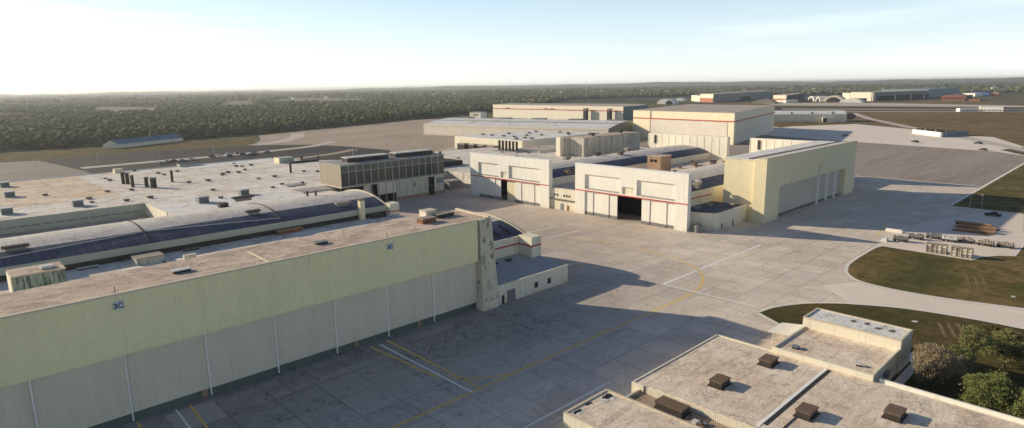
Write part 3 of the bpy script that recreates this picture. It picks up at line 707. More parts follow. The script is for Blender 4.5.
r = thing('hut', 'small grey hut in the shade between the glass block and white hangar', 'hut')
MB().box(191, 198, 243, 252, 0, 4.2).build('wall', 'grey_kit', r); MB().box(190.8, 198.2, 242.8, 252.2, 4.2, 4.4).build('roof', 'grey_roof', r)

# ------------------------------------------------------------------ white hangars facing the taxi lane
def facade(root, y0, y1, opened, niche):
    """wall facing -X at x 188.8: y0<y1 are its ends"""
    zt = 19.8; xf, xb = 188.8, 190.9
    w = 'white_wall'
    a, b, c, d = niche                                      # two big recesses: (a..b) right, (c..d) left, between them the niche
    m = MB()
    m.box(xf, xb, y0, a, 0, zt); m.box(xf, xb, d, y1, 0, zt)
    m.box(xf, xb, a, d, 16.0, zt); m.box(xf, xb, a, d, 9.35, 10.2)
    m.box(xf, xb, b, c, 12.9, 15.999)
    cy = (b + c) / 2
    m.box(xf, xb, b, b + 1.2, 10.2, 12.9); m.box(xf, xb, c - 1.2, c, 10.2, 12.9)
    m.build('facade', w, root)
    MB().box(xf + .75, xb, a, b, 10.2, 16.0).build('recess_panel', 'white_wall', root)
    MB().box(xf + .75, xb, c, d, 10.2, 16.0).build('recess_panel', 'white_wall', root)
    MB().box(xf + .55, xb, b + 1.2, c - 1.2, 10.2, 12.9).build('niche_panel', 'cream_light', root)
    MB().box(xf - .02, xf + .74, a + .02, b - .02, 10.2, 10.65).build('ledge', 'grey_roof', root)
    MB().box(xf - .02, xf + .74, c + .02, d - .02, 10.2, 10.65).build('ledge', 'grey_roof', root)
    m = MB(); m.box(xf - .06, xf, y0, y1, 9.35, 9.75); m.build('red_stripe', 'red', root)
    MB().box(xf - .1, xb + .1, y0 - .1, y1 + .1, zt, zt + .25).build('coping', 'white_trim', root)
    o0, o1 = opened
    ys = [d]
    nd = 0
    def leafs(ya, yb):
        n = max(1, round((yb - ya) / 3.9)); st = (yb - ya) / n
        for i in range(n):
            off = .0 if i % 2 else .25
            p = MB().box(xf + .5 + off, xf + .75 + off, ya + i * st + .04, ya + (i + 1) * st - .04, .05, 9.34).build('door_leaf', 'white_wall', root)
            MB().box(xf + .44 + off, xf + .49 + off, ya + i * st + .04, ya + (i + 1) * st - .04, .05, 1.25).build('kick_plate', 'grey_kit', p)
    leafs(a, o0); leafs(o1, d)
h1 = thing('hangar', 'white hangar with the half shaded front beside the glass fronted building', 'hangar')
facade(h1, 174.3, 224.2, (195.0, 204.2), (179.4, 198.3, 204.6, 218.5))
h2 = thing('hangar', 'white hangar with brown penthouse behind its sunlit front', 'hangar')
facade(h2, 110.3, 160.3, (129.2, 140.2), (115.3, 131.2, 138.8, 155.4))
for root, yc in ((h1, 199.2), (h2, 135)):
    arched_hall(root, 191, 335, yc, half=16.5, ze=10.6, zt=14.2, ends=(False, False), wall='cream_light', ribs=())
    MB().box(191, 335, yc + 16.6, yc + 25, 0, 7.6).build('side_roof', 'white_roof', root)
    # black wall paints in the dark hangar interior behind the open door
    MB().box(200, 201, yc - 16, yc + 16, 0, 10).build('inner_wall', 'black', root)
MB().box(189.9, 190.8, 195.0, 200.5, .05, 9.3).build('door_leaf', 'cream_wall', h1)
MB().box(335, 338, 172.2, 225.1, 0, 20).build('rear_wall', 'fin_wall', h1)
MB().box(335, 338, 110, 159.2, 0, 20).build('rear_wall', 'fin_wall', h2)
for root, a, b in ((h1, 172.2, 225.1), (h2, 110, 159.2)):
    n = 11
    for k in range(n + 1):
        y = a + .3 + (b - a - .6) * k / n
        MB().box(334.85, 334.98, y - .15, y + .15, 0, 19.4).build('fin', 'fin_wall', root)
    MB().box(334.6, 334.98, b - 6, b - 4.6, 14, 19).build('window', 'dark_side', root)
MB().box(191, 232, 118.1, 118.45, 0, 10.9).build('side_wall', 'cream_light', h2)
MB().box(191, 219, 118.0, 118.08, 8.3, 8.7).build('red_stripe', 'red', h2)
lk2 = thing('link_building', 'low cream link with small windows between the two white hangars', 'building')
MB().box(189.9, 191.5, 160.4, 174.2, 0, 8.7).build('front_wall', 'cream_light', lk2)
MB().box(191.6, 335, 151.6, 182.6, 0, 7.4).build('roof', 'buff_roof', lk2)
MB().box(191.7, 335, 163, 163.5, 7.4, 7.9).build('roof_curb', 'white_trim', lk2)
MB().box(191.7, 335, 153, 160, 7.42, 7.7).build('white_roof_sheet', 'pale_roof', lk2)
MB().box(189.2, 189.88, 160.4, 174.2, 4.1, 4.4).build('canopy', 'brown_metal', lk2)
for y in (171.6, 170.2, 166.6, 165.2, 163.8): MB().box(189.8, 189.88, y, y + .8, 5.6, 6.4).build('window', 'dark_side', lk2)
MB().box(189.8, 189.88, 167.2, 168.9, 0, 2.6).build('window', 'vent_grey', lk2)
MB().box(189.8, 189.88, 164.4, 165.4, 0, 2.2).build('door', 'rust', lk2)
ph = thing('penthouse', 'brown square penthouse standing on the roof of the white hangar', 'penthouse')
MB().box(258, 267, 166, 173.5, 7.5, 15.8).build('wall', 'brown_wall', ph); MB().box(257.7, 267.3, 165.7, 173.8, 15.8, 16.1).build('roof', 'brown_roof', ph)
for y in (168, 170.2): MB().box(257.93, 257.99, y, y + 1.7, 13.2, 14.4).build('window', 'black', ph)
for i, (x, y, z, lb) in enumerate([(256.2, 203, 14.0, 'tan box vent on the arch behind the half shaded hangar front'), (290, 208, 13.6, 'long dark vent on the arch near the concrete block'), (268, 197, 14.0, 'thin dark vent on the arch before the brown penthouse'), (229, 186.6, 11.7, 'tan vent on the dark roof strip between the hangars'),
                               (252, 156, 7.5, 'dark round vent on the roof right of the brown penthouse'), (298, 171, 7.5, 'tan vent cluster far along the roof between the arches'), (312, 168, 7.5, 'rusty vent cluster beside the ribbed rear wall'), (243, 212, 12.4, 'dark vent near the ridge behind the half shaded hangar'), (213, 184.5, 10.8, 'dark boxy vent in the gap between the white hangars'), (216, 186, 11.3, 'white boxy vent in the gap between the white hangars')]):
    roof_vent_on(lb, x, y, z, 4.2, 2.6, 1.7, ('dark_metal', 'tan_kit', 'brown_metal')[i % 3])
for i, (x, y, lb) in enumerate([(212.5, 120.5, 'tan ventilator near the tall cream hangar wall'), (215.5, 122.5, 'white ventilator behind the tan one by the cream hangar'), (214, 126, 'dark ventilator furthest from the striped wall')]):
    roof_vent_on(lb, x, y, 11.2 + (y - 120) * .18, 2.6, 2.6, 2.2, ('tan_kit', 'white_kit', 'dark_metal')[i])
for i in range(9):
    roof_vent_on('small rusty vent between the arched roofs behind the white hangars', 270 + i * 7 + random.uniform(-2, 2), 164 + random.uniform(-1, 16), 7.45, 1.8, 1.4, .9, 'rust', 'rusty vents between the arched roofs')

lb_ = thing('low_block', 'low cream block with dark flat roof between white and cream hangars', 'building')
MB().prism([(193.9, 117.8), (193.9, 112.2), (194.6, 108.6), (196.8, 104.4), (198, 103.8), (219.0, 103.8), (219.0, 117.8)], 0, 5.75).build('wall', 'cream_light', lb_)
MB().prism([(194.4, 117.6), (194.4, 112.2), (195.1, 108.8), (197.2, 104.9), (198.2, 104.3), (218.9, 104.3), (218.9, 117.6)], 5.3, 5.8).build('roof', 'dark_blue_roof', lb_)
pw = [(193.9, 117.8), (193.9, 112.2), (194.6, 108.6), (196.8, 104.4), (198, 103.8), (219.0, 103.8)]
for i in range(len(pw) - 1):
    a, b = Vector(pw[i]), Vector(pw[i + 1]); d = (b - a).normalized(); nn = Vector((-d.y, d.x)) * .3
    MB().prism([tuple(a), tuple(b), tuple(b + nn), tuple(a + nn)], 5.76, 6.15).build('parapet', 'cream_light', lb_)
for x in (200.6, 208.6): MB().box(x, x + .7, 103.7, 103.78, 0, 2.0).build('door', 'dark_side', lb_)
for x, y in ((200, 113), (208, 112.5), (214, 107)):
    roof_vent_on('rounded tan vent on the dark roof of the low cream block', x, y, 5.8, 1.8, 1.6, 1.1, 'tan_kit', 'tan vents on the low cream block')
r = thing('tank', 'small grey tank beside the corner of the sunlit white hangar', 'tank'); MB().cyl(0, 0, 0, 2.6, 1.4, 14).build('shell', 'grey_kit', r); MB().cyl(0, 0, 2.6, 3.0, 1.2, 14, .4).build('top', 'grey_kit', r); place(r, 191.2, 107.4)

# ------------------------------------------------------------------ cream hangar on the right
h3 = thing('hangar', 'tall plain cream hangar with long recessed grey door and white posts', 'hangar')
MB().box(218.0, 229.9, 96.8, 101.2, 0, 23.3).build('corner_pier', 'cream_wall', h3)
MB().box(297.9, 309, 96.9, 101.2, 0, 12.39).build('corner_pier', 'cream_wall', h3)
MB().box(229.9, 309.2, 96.9, 98.4, 12.4, 23.3).build('fascia', 'cream_wall', h3)
MB().box(219.6, 309, 101.2, 113.6, 0, 22.4).build('wall', 'cream_wall', h3)
MB().box(229.9, 309.0, 98.4, 101.2, 12.4, 22.4).build('wall', 'cream_wall', h3)
MB().box(217.9, 309.3, 96.7, 98.0, 23.3, 23.6).build('coping', 'cream_trim', h3)
MB().box(219.4, 309.3, 98.05, 113.8, 22.42, 22.75).build('roof', 'pale_roof', h3)
MB().box(219.4, 309.3, 104.0, 104.5, 22.76, 23.1).build('roof_ridge', 'tan_kit', h3)
for k in range(7):
    x = 230 + k * 9.7; ribbed(x, x + 9.69, 99.0 + (.06 if k % 2 else 0), .9, 12.4, .6, .07).build('door_panel', 'grey_door_dark', h3)
MB().box(229.9, 297.9, 99.6, 101.1, 0, 12.39).build('base_wall', 'green_base', h3)
MB().box(267.4, 268.2, 96.5, 96.88, 12.4, 17.6).build('door_post', 'cream_wall', h3)
for x in (267.8, 277.6, 286.8): MB().box(x - .25, x + .25, 97.0, 97.5, .3, 12.38).build('door_post', 'white_trim', h3)
r = thing('lean_to', 'small tan lean-to at the far corner of the cream hangar', 'lean-to'); MB().box(309.3, 317, 99, 105, 0, 7.5).build('wall', 'cream_wall', r); MB().box(309.3, 317.2, 98.8, 105.2, 7.5, 7.7).build('roof', 'grey_roof', r)

# ------------------------------------------------------------------ buildings beyond the white hangars
cb = thing('concrete_block', 'tall rust stained raw concrete block behind the white hangars', 'building')
MB().box(294, 352, 243, 255.5, 7.4, 18.5).build('wall', 'concrete_block', cb); MB().box(293.8, 352.2, 242.8, 255.7, 18.5, 18.8).build('roof', 'brown_roof', cb)
MB().box(288, 291.5, 256.5, 260, 7.4, 18.9).build('shaft', 'cream_light', cb); MB().box(291.5, 294, 254, 257, 7.4, 18.4).build('shaft', 'concrete_block', cb)
for k in range(9):
    x = 297 + k * 6; MB().box(x, x + .5, 242.6, 242.98, 7.4, 18.4).build('pilaster', 'concrete_block', cb)
for x in (309, 338): roof_vent_on(('near' if x < 320 else 'far') + ' dark vent on top of the raw concrete block', x, 249, 18.8, 3.6, 3, 1.8)
fr = thing('flat_building', 'low flat roofs around the foot of the concrete block', 'building')
MB().prism([(201, 224.3), (365, 225.2), (365, 300), (300.1, 300), (300.1, 257.1), (201, 257.1)], 0, 7.35).build('roof', 'white_roof', fr)
sb = thing('small_block', 'pale flat block in front of the large white flat roof', 'building')
MB().box(294, 330, 280, 303.4, 0, 8.6).build('wall', 'cream_light', sb); MB().box(294.3, 329.7, 280.3, 303.1, 8.6, 8.8).build('roof', 'far_roof', sb)
MB().box(293.9, 293.98, 289, 292, 4.6, 6.4).build('window', 'dark_side', sb)
wf = thing('flat_building', 'large white flat roofed building with cream front and dark vents', 'building')
MB().prism([(330, 411), (329.5, 331), (426, 335), (416, 405)], 0, 9.6).build('wall', 'cream_light', wf)
MB().prism([(330.3, 410.7), (329.8, 331.3), (425.7, 335.3), (415.7, 404.7)], 9.6, 10.0).build('roof', 'pale_roof', wf)
for i, (x, y) in enumerate([(350.8, 373.8), (350.1, 360.6), (348.4, 347.1), (386.4, 379.6), (401.3, 386.3), (405, 352), (375.9, 355.4), (365.5, 362), (394.0, 342), (407.1, 363), (337, 345), (346.2, 337.5), (350.7, 399), (351, 388), (372, 390)]):
    place(dup(proto, 'dark hooded vent on the large white flat roof'), x, y, 10, 0, 1.4)['group'] = 'vents on the large white flat roof'
for i, (y, w_) in enumerate(((396, 9), (383, 7), (372, 7), (361, 8))):
    low_unit('loading_unit', ('leftmost', 'second', 'third', 'rightmost')[i] + ' dark unit against the front of the white flat building', 'loading unit', 326.5, y, 0, 5, w_, 5.2, 'dark_side', 'tan_kit')
for k in range(6):
    r = thing('flue_stack', 'tall dark stack in the row before the white flat building', 'flue stack', 'row of stacks before the white flat building')
    MB().cyl(0, 0, 0, 6.5, .8, 10).build('pipe', 'dark_metal', r); MB().cyl(0, 0, 6.5, 6.9, 1., 10).build('cap', 'brown_metal', r); place(r, 288, 311 - k * 3.3, 7.5)
MB().box(283, 300.05, 290, 315, 7.5, 7.9).build('stack_plinth', 'grey_roof', wk)
# long building with low curved roof
la = thing('long_hall', 'long low hall with broad curved pale grey roof', 'hall')
A, B = Vector((404.5, 556)), Vector((455.5, 348)); ax = (B - A).normalized(); pr = Vector((-ax.y, ax.x)); pr = pr if pr.x > 0 else -pr
m = MB(); prof = [(0, 11.2), (14, 13.4), (28, 14.9), (42, 15.8), (55, 15.4), (70, 14.2), (85, 12.2), (96, 10)]
vs = [(*(A + pr * d), z) for d, z in prof] + [(*(B + pr * d), z) for d, z in prof]; k = len(prof)
m.add(vs, [(i, i + 1, k + i + 1, k + i) for i in range(k - 1)]); m.build('roof', roof_mat('pale grey sheet roof', (.84, .82, .79), (.72, .70, .68), (.80, .77, .74), .03, .5), la, True)
m = MB(); m.prism([tuple(A), tuple(B), tuple(B + pr * 95.8), tuple(A + pr * 95.8)], 0, 9.8); m.build('wall', 'sun_front', la)
def ow(P, s0): # gable end
    pf = [(P + pr * d, z - .05) for d, z in prof]; vs = [(*p, z) for p, z in pf] + [(*(P + pr * 96), 0), (*P, 0)]
    return MB().add(vs, [tuple(range(len(vs)))])
ow(B - ax * .02 * -1, 1).build('end_wall', 'grey_wall_far', la); ow(A - ax * .02, 1).build('end_wall', 'cream_light', la)
MB().prism([tuple(A - pr * .3), tuple(B - pr * .3), tuple(B - pr * .02), tuple(A - pr * .02)], 9.5, 11.3).build('front_fascia', 'sun_front', la)
MB().prism([tuple(A + pr * 22), tuple(B + pr * 22), tuple(B + pr * 23.5), tuple(A + pr * 23.5)], 14.1, 14.8).build('roof_step', 'grey_kit', la)
for s_ in (.06, .30, .50, .70, .90):
    P = A.lerp(B, s_) + pr * 46; Q = P + ax * 14
    MB().prism([tuple(P), tuple(Q), tuple(Q + pr * 9), tuple(P + pr * 9)], 15.2, 16.6).build('roof_light', 'grey_kit', la)
r = thing('penthouse', 'pale square tower with dark windows on the long curved roof', 'penthouse')
P = A.lerp(B, .10) + pr * 55; Q = P + ax * 24 * .62
MB().prism([tuple(P), tuple(Q), tuple(Q + pr * 12), tuple(P + pr * 12)], 13, 21.6).build('wall', 'cream_light', r)
MB().prism([tuple(P - ax * .4 - pr * .4), tuple(Q + ax * .4 - pr * .4), tuple(Q + pr * 12.4), tuple(P + pr * 12.4)], 21.6, 22).build('roof', 'grey_roof', r)
for s_ in (.35, .6): 
    P1 = P.lerp(Q, s_) - pr * .06; P2 = P1 + ax * 2.6; MB().prism([tuple(P1), tuple(P2), tuple(P2 - pr * .05), tuple(P1 - pr * .05)], 18, 19.6).build('window', 'black', r)

def quad_hall(label, fp, h, wall, roof, cat='hangar', name='hangar', group=None):
    r = thing(name, label, cat, group)
    MB().prism(fp, 0, h - .3).build('wall', wall, r)
    c = sum((Vector(p) for p in fp), Vector((0, 0))) / len(fp)
    MB().prism([tuple(c + (Vector(p) - c) * 1.003) for p in fp], h - .28, h).build('roof', roof, r)
    return r
def face_strip(root, name, a, b, s0, s1, z0, z1, mat, off=.15):
    """thin panel on the wall from a to b, between fractions s0..s1"""
    a, b = Vector(a), Vector(b); d = (b - a).normalized(); n = Vector((d.y, -d.x))
    if n.dot(-a) < 0: n = -n
    P, Q = a.lerp(b, s0) + n * off, a.lerp(b, s1) + n * off
    return MB().prism([tuple(P), tuple(Q), tuple(Q + n * off), tuple(P + n * off)], z0, z1).build(name, mat, root)
fc = [(501, 354), (488, 246), (660, 289), (673, 397)]
M['tan_front'] = wall_mat('tan cream hangar wall', (1.0, .86, .60), amt=.2)
h4 = quad_hall('big cream hangar with red band and pale grey doors beyond the others', fc, 26, 'tan_front', 'far_roof')
face_strip(h4, 'red_stripe', fc[0], fc[1], 0, 1, 18.5, 19.3, 'red', .25); face_strip(h4, 'red_stripe', fc[1], fc[2], 0, 1, 18.5, 19.3, 'red', .25)
face_strip(h4, 'door', fc[0], fc[1], .20, .945, 0, 18.2, 'grey_door_y'); face_strip(h4, 'door', fc[1], fc[2], .05, .93, 0, 18.2, 'grey_door')
face_strip(h4, 'door_edge', fc[0], fc[1], .192, .199, 0, 26, 'grey_kit', .2)
f1 = [(700, 770), (700, 511), (757, 512), (800, 560), (760, 790)]
h5 = quad_hall('longest pale hangar with thin red band before the dark woodland', f1, 21, 'sun_front', 'far_roof')
face_strip(h5, 'red_stripe', f1[0], f1[1], 0, 1, 14.2, 15.2, 'red', .3); face_strip(h5, 'side_panel', f1[1], f1[2], 0, 1, 0, 20.6, 'teal', .3)
for s_ in (.12, .44, .49): face_strip(h5, 'window', f1[0], f1[1], s_, s_ + .03, 15.6, 16.8, 'tan_kit', .35)
for k, s_ in enumerate((.77, .93)):
    P = Vector(f1[0]).lerp(Vector(f1[1]), s_) - Vector((6, 0)); low_unit('exhaust_box', ('left' if k == 0 else 'right') + ' dark exhaust box on the front of the long pale hangar', 'exhaust box', P.x, P.y, 0, 5, 5, 18, 'dark_side', 'grey_kit')

# quonset style long store
qz = thing('arched_store', 'long tan store with curved white roof panels at the airfield edge', 'store')
A, B = Vector((790, 366)), Vector((846, 279.5)); ax = (B - A).normalized(); pr = Vector((ax.y, -ax.x)); pr = pr if pr.x > 0 else -pr
A = A - ax * 40
prof = [(0, 0), (.1, 9.8), (6, 12.2), (14, 13.4), (22, 13.4), (30, 12.2), (36, 9.8), (36.1, 0)]
k = len(prof); vs = [(*(A + pr * d), z) for d, z in prof] + [(*(B + pr * d), z) for d, z in prof]
MB().add(vs, [(i, i + 1, k + i + 1, k + i) for i in (0, 6)]).build('wall', 'cream_panelx', qz)
MB().add(vs, [(i, i + 1, k + i + 1, k + i) for i in range(1, 6)]).build('roof', 'pale_roof', qz, True)
MB().add([(*(B + pr * d), z) for d, z in prof], [tuple(range(k))]).build('end_wall', 'grey_kit', qz)
L = (B - A).length
for i in range(6):
    P = A + ax * (L * (i + .3) / 6); MB().prism([tuple(P), tuple(P + ax * 1.6), tuple(P + ax * 1.6 + pr * 5.8), tuple(P + pr * 5.8)], [10.0, 10.0, 12.4, 12.4], [10.1, 10.1, 12.5, 12.5]).build('roof_joint', 'brown_metal', qz)
P = A + ax * L * .80 - pr * 5
MB().prism([tuple(P), tuple(P + ax * 13), tuple(P + ax * 13 + pr * 5), tuple(P + pr * 5)], 0, 6).build('porch', 'cream_light', qz)
MB().prism([tuple(P + ax - pr * .1), tuple(P + ax * 5 - pr * .1), tuple(P + ax * 5 - pr * .02), tuple(P + ax - pr * .02)], 0, 4.6).build('door', 'dark_side', qz)
r = thing('round_sign', 'round red and orange sign on posts beside the tan arched store', 'sign')
MB().box(-.4, -.1, -4, -3.6, 0, 5).build('post', 'grey_kit', r); MB().box(-.4, -.1, 3.6, 4, 0, 5).build('post', 'grey_kit', r)
m = MB(); n = 20; m.add([(-.6, 6.5 * math.cos(2 * PI * i / n), 6 + 4.2 * math.sin(2 * PI * i / n)) for i in range(n)] + [(-.3, 6.5 * math.cos(2 * PI * i / n), 6 + 4.2 * math.sin(2 * PI * i / n)) for i in range(n)], [tuple(range(n)), tuple(range(2 * n - 1, n - 1, -1))] + [(i, (i + 1) % n, n + (i + 1) % n, n + i) for i in range(n)])
m.build('board', 'grey_kit', r); MB().box(-.75, -.62, -4.4, 4.4, 4.8, 7.6).build('red_panel', 'brick', r); place(r, 868, 283, 0, .3)

# blast wall and low buildings out on the airfield
r = thing('blast_wall', 'long low white blast wall at the edge of the dark tarmac', 'wall')
MB().prism([(692, 169.5), (660, 138.2), (661.5, 137), (694, 168)], 0, 4.0).build('wall', 'white_wall', r)
r = thing('blast_wall', 'grey green blast wall with dark kit behind the white one', 'wall')
MB().prism([(657.6, 137.7), (696, 126), (697, 128), (659, 139.5)], 0, 4.2).build('wall', 'teal', r)
for k in range(4): low_unit('equipment_box', 'dark box stored behind the airfield blast walls', 'equipment', 700 - 3 * k, 165 - 9 * k, 0, 4, 6, 4.6, 'dark_side', 'dark_metal', 'dark boxes behind the blast walls')
r = quad_hall('shorter of the two white barrack blocks on the grass', [(1195, 231), (1218, 210.3), (1228, 216), (1205, 238)], 5.2, 'white_wall', 'pale_roof', 'barrack', 'barrack')
r2 = quad_hall('taller of the two white barrack blocks on the grass', [(1216, 209), (1220, 180.5), (1240, 184), (1236, 214)], 7.6, 'white_wall', 'pale_roof', 'barrack', 'barrack')
for k in range(8): face_strip(r2, 'window', (1216, 209), (1220, 180.5), .06 + k * .115, .12 + k * .115, 1, 3, 'dark_side', .1)
for k in range(6): face_strip(r, 'window', (1195, 231), (1218, 210.3), .08 + k * .15, .15 + k * .15, 1, 2.6, 'dark_side', .1)

# ------------------------------------------------------------------ far side of the airfield
def far_hall(label, L, R, S, h, mfront, mside, roof='far_roof', cat='hangar', name='hangar', group=None):
    L, R, S = Vector(L), Vector(R), Vector(S)
    fp = [tuple(L), tuple(R), tuple(S), tuple(S + L - R)]
    r = quad_hall(label, fp, h, mfront, roof, cat, name, group); face_strip(r, 'side_wall', R, S, 0, 1, 0, h - .4, mside, .5); return r
r = far_hall('far long hangar with cream front and red lower wall', (1562, 888), (1523, 829), (2079, 921), 22, 'cream_light', 'grey_wall_far')
face_strip(r, 'red_panel', (1562, 888), (1523, 829), .02, .98, 0, 11, 'brick', .6); face_strip(r, 'dark_door', (1523, 829), (2079, 921), .4, .56, 0, 10, 'black', 1.2)
quad_hall('small cream block left of the far red walled hangar', [(1644, 963), (1566, 892), (1600, 880), (1680, 950)], 16.5, 'cream_light', 'pale_roof', 'building', 'far_block')
r = far_hall('far hangar with square cream gable and grey side', (1611, 711), (1595, 671), (1857, 731), 17.5, 'cream_light', 'dark_side')
face_strip(r, 'red_stripe', (1611, 711), (1595, 671), 0, 1, 5.5, 9, 'brick', .6)
r = far_hall('biggest far hangar with dark open bays along its side', (1756, 576), (1732, 520), (2013, 464), 21.7, 'cream_light', 'grey_wall_far')
face_strip(r, 'open_bay', (1732, 520), (2013, 464), .09, .99, 0, 12, 'black', 1.2)
for s_ in (.36, .64, .88): face_strip(r, 'bay_post', (1732, 520), (2013, 464), s_, s_ + .008, 0, 12, 'cream_light', 2.6)
face_strip(r, 'corner_post', (1732, 520), (2013, 464), .0, .03, 0, 21, 'cream_light', 2.)
quad_hall('lower cream wing left of the biggest far hangar', [(1826, 619), (1756, 577), (1800, 560), (1870, 600)], 18.8, 'cream_light', 'pale_roof', 'building', 'far_block')
quad_hall('far teal grey hall behind the red brick building', [(2068, 477), (2473, 486), (2520, 620), (2115, 611)], 24, 'teal', 'teal', 'hall', 'far_hall')
quad_hall('farthest long grey hall near the horizon', [(2600, 1480), (2875, 985), (2930, 1020), (2660, 1510)], 15, 'teal', 'far_roof', 'hall', 'far_hall')
r = quad_hall('orange red brick building on the far side of the airfield', [(1783, 384), (1794, 339), (1883, 342), (1872, 388)], 12.7, 'brick', 'brick', 'building', 'brick_building')
for k in range(6): face_strip(r, 'window', (1783, 384), (1794, 339), .08 + k * .15, .13 + k * .15, 6, 8, 'dark_side', .6)
face_strip(r, 'dark_panel', (1794, 339), (1883, 342), .25, .95, 3, 12, 'dark_side', .6)
quad_hall('low red annex beside the orange brick building', [(1797, 337), (1799, 312), (1860, 318), (1858, 338)], 4.2, 'brick', 'brick', 'building', 'far_block')
quad_hall('long white shed behind the orange brick building', [(2324, 484), (2260, 405), (2310, 395), (2370, 470)], 9, 'white_wall', 'pale_roof', 'shed', 'far_shed')
quad_hall('bright blue shed right of the white far shed', [(2326, 430), (2328, 385), (2390, 390), (2388, 435)], 10.5, 'blue_far', 'blue_far', 'shed', 'far_shed')
quad_hall('small orange shed right of the bright blue shed', [(2340, 380), (2342, 362), (2400, 365), (2398, 382)], 10, 'brick', 'pale_roof', 'shed', 'far_shed')
def shelter(label, a, b, h, mat, dark=True, group=None, depth=40):
    a, b = Vector(a), Vector(b); w = (b - a).length; d = (b - a).normalized(); n = Vector((-d.y, d.x)); n = n if n.dot(a) > 0 else -n
    r = thing('shelter', label, 'shelter', group); k = 10
    prof = [(w * (1 - math.cos(PI * i / k)) / 2, h * math.sin(PI * i / k)) for i in range(k + 1)]
    v = [(*(a + d * q), z) for q, z in prof] + [(*(a + d * q + n * depth), z) for q, z in prof]
    MB().add(v, [(i, i + 1, k + 2 + i, k + 1 + i) for i in range(k)]).build('shell', mat, r, True)
    MB().add(v[:k + 1], [tuple(range(k + 1))]).build('front', mat, r)
    if dark:
        pr_ = [(*(a + d * (w / 2 + (q - w / 2) * .7) - n * .4), z * .75) for q, z in prof]; MB().add(pr_, [tuple(range(k + 1))]).build('doorway', 'dark_side', r)
    return r
shelter('leftmost white rounded shelter across the airfield', (1690, 656), (1670, 632), 13, 'white_wall')
shelter('small white rounded shelter between two larger ones', (1668, 628), (1655, 612), 12, 'white_wall')
shelter('widest tan rounded shelter left of the biggest far hangar', (1657, 606), (1664, 560), 15, 'cream_light')
shelter('low pale rounded shelter before the biggest far hangar', (1600, 548), (1606, 500), 9.5, 'white_wall', False)
shelter('greyish domed shelter beside the big cream hangar roof', (1451, 690), (1465, 640), 11, 'tan_kit', False)
shelter('wide white tent left of the far red walled hangar', (1381, 905), (1389, 870), 12, 'pale_roof', False)
shelter('white tent overlapping the wide one', (1353, 866), (1360, 842), 13, 'pale_roof')
shelter('white tent furthest back of the three', (1632, 1012), (1638, 985), 9, 'pale_roof', False)
quad_hall('long low white hut before the far hangars', [(1557, 655), (1587, 638), (1600, 650), (1570, 668)], 6.5, 'white_wall', 'pale_roof', 'hut', 'far_hut')
quad_hall('dark low hut before the biggest far hangar', [(1660, 530), (1663, 512), (1680, 514), (1677, 534)], 8.5, 'dark_side', 'dark_side', 'hut', 'far_hut')

# blue roofed shed by the woodland at left
bs = thing('shed', 'long shed with blue metal roof at the edge of the wood', 'shed')
a, b, c, d = Vector((128.4, 661.5)), Vector((139.5, 655.4)), Vector((206, 696)), Vector((195, 702.5))
m1, m2 = (a + b) / 2, (c + d) / 2
MB().add([(*a, 0), (*b, 0), (*b, 3.4), (*m1, 7.4), (*a, 3.4)], [(0, 1, 2, 3, 4)]).build('gable_wall', 'cream_light', bs)
MB().add([(*b, 0), (*c, 0), (*c, 3.4), (*b, 3.4), (*a, 0), (*d, 0), (*d, 3.4), (*a, 3.4), (*m2, 7.4)], [(0, 1, 2, 3), (4, 5, 6, 7), (1, 5, 6, 8, 2)]).build('wall', 'cream_light', bs)
MB().add([(*b, 3.4), (*c, 3.4), (*m2, 7.5), (*m1, 7.5), (*a, 3.4), (*d, 3.4)], [(0, 1, 2, 3), (4, 3, 2, 5)]).build('roof', 'blue_roof', bs)

# ------------------------------------------------------------------ cream buildings at bottom right
br = thing('flat_building', 'large buff gravel roofed building at bottom right with skylight boxes', 'building')
MB().prism([(78.0, -60), (105, -60), (105, 54), (78, 54)], 0, 3.45).build('wall', 'cream_light', br)
MB().box(78.3, 104.2, -60, 53.7, 3.45, 3.55).build('roof', 'buff_roof', br)
MB().box(78.0, 104.9, 53.7, 54.02, 3.45, 3.68).build('parapet', 'cream_light', br)
MB().box(77.7, 78.02, 51.8, 54.02, 0, 3.68).build('parapet', 'cream_light', br)
MB().box(104.9, 105.25, -60, 26.4, 3.0, 4.05).build('parapet', 'white_wall', br)
MB().box(104.6, 104.95, 43.4, 54.02, 3.45, 3.68).build('parapet', 'cream_light', br)
m = ribbed(-51.8, 60, 0, 2.4, 3.56, .32, .02); m.v = [(77.92 + y, -x, z) for x, y, z in m.v]; m.f = [f[::-1] for f in m.f]
m.build('corrugated_edge', 'cream_light', br)
MB().box(80, 103.8, 33.15, 33.7, 3.56, 3.60).build('roof_joint', 'dark_side', br); MB().box(79, 103.8, 33.75, 34.2, 3.56, 3.60).build('joint_flashing', 'post_white', br)
MB().box(80, 88, 31.15, 31.3, 3.56, 3.66).build('roof_seam', 'dark_metal', br)
for i in range(5):    # tar runs on the gravel
    a0 = (99.5, 22.6, 3.57)
    pts = [(97.5 + random.uniform(-.2, .2), 25.3, 3.565)]
    ang = math.radians(200 + i * 38)
sr = thing('low_roof', 'dusty lower roof strip between the two buff roofs', 'roof')
MB().box(73.3, 77.65, -60, 52.4, 0, 2.5).build('roof', roof_mat('dusty brown roof', (.50, .38, .26), (.36, .25, .17), (.64, .52, .38), .3, .9), sr)
MB().box(73.3, 77.65, 52.4, 52.7, 0, 2.9).build('parapet', 'cream_light', sr)
bl = thing('flat_building', 'buff roofed cream building nearest the camera with torn corner membrane', 'building')
MB().box(62.9, 73, -60, 55.4, 0, 3.45).build('wall', wall_mat('cream corrugated wall', (.92, .82, .62), amt=.3, panel=(1, .6)), bl)
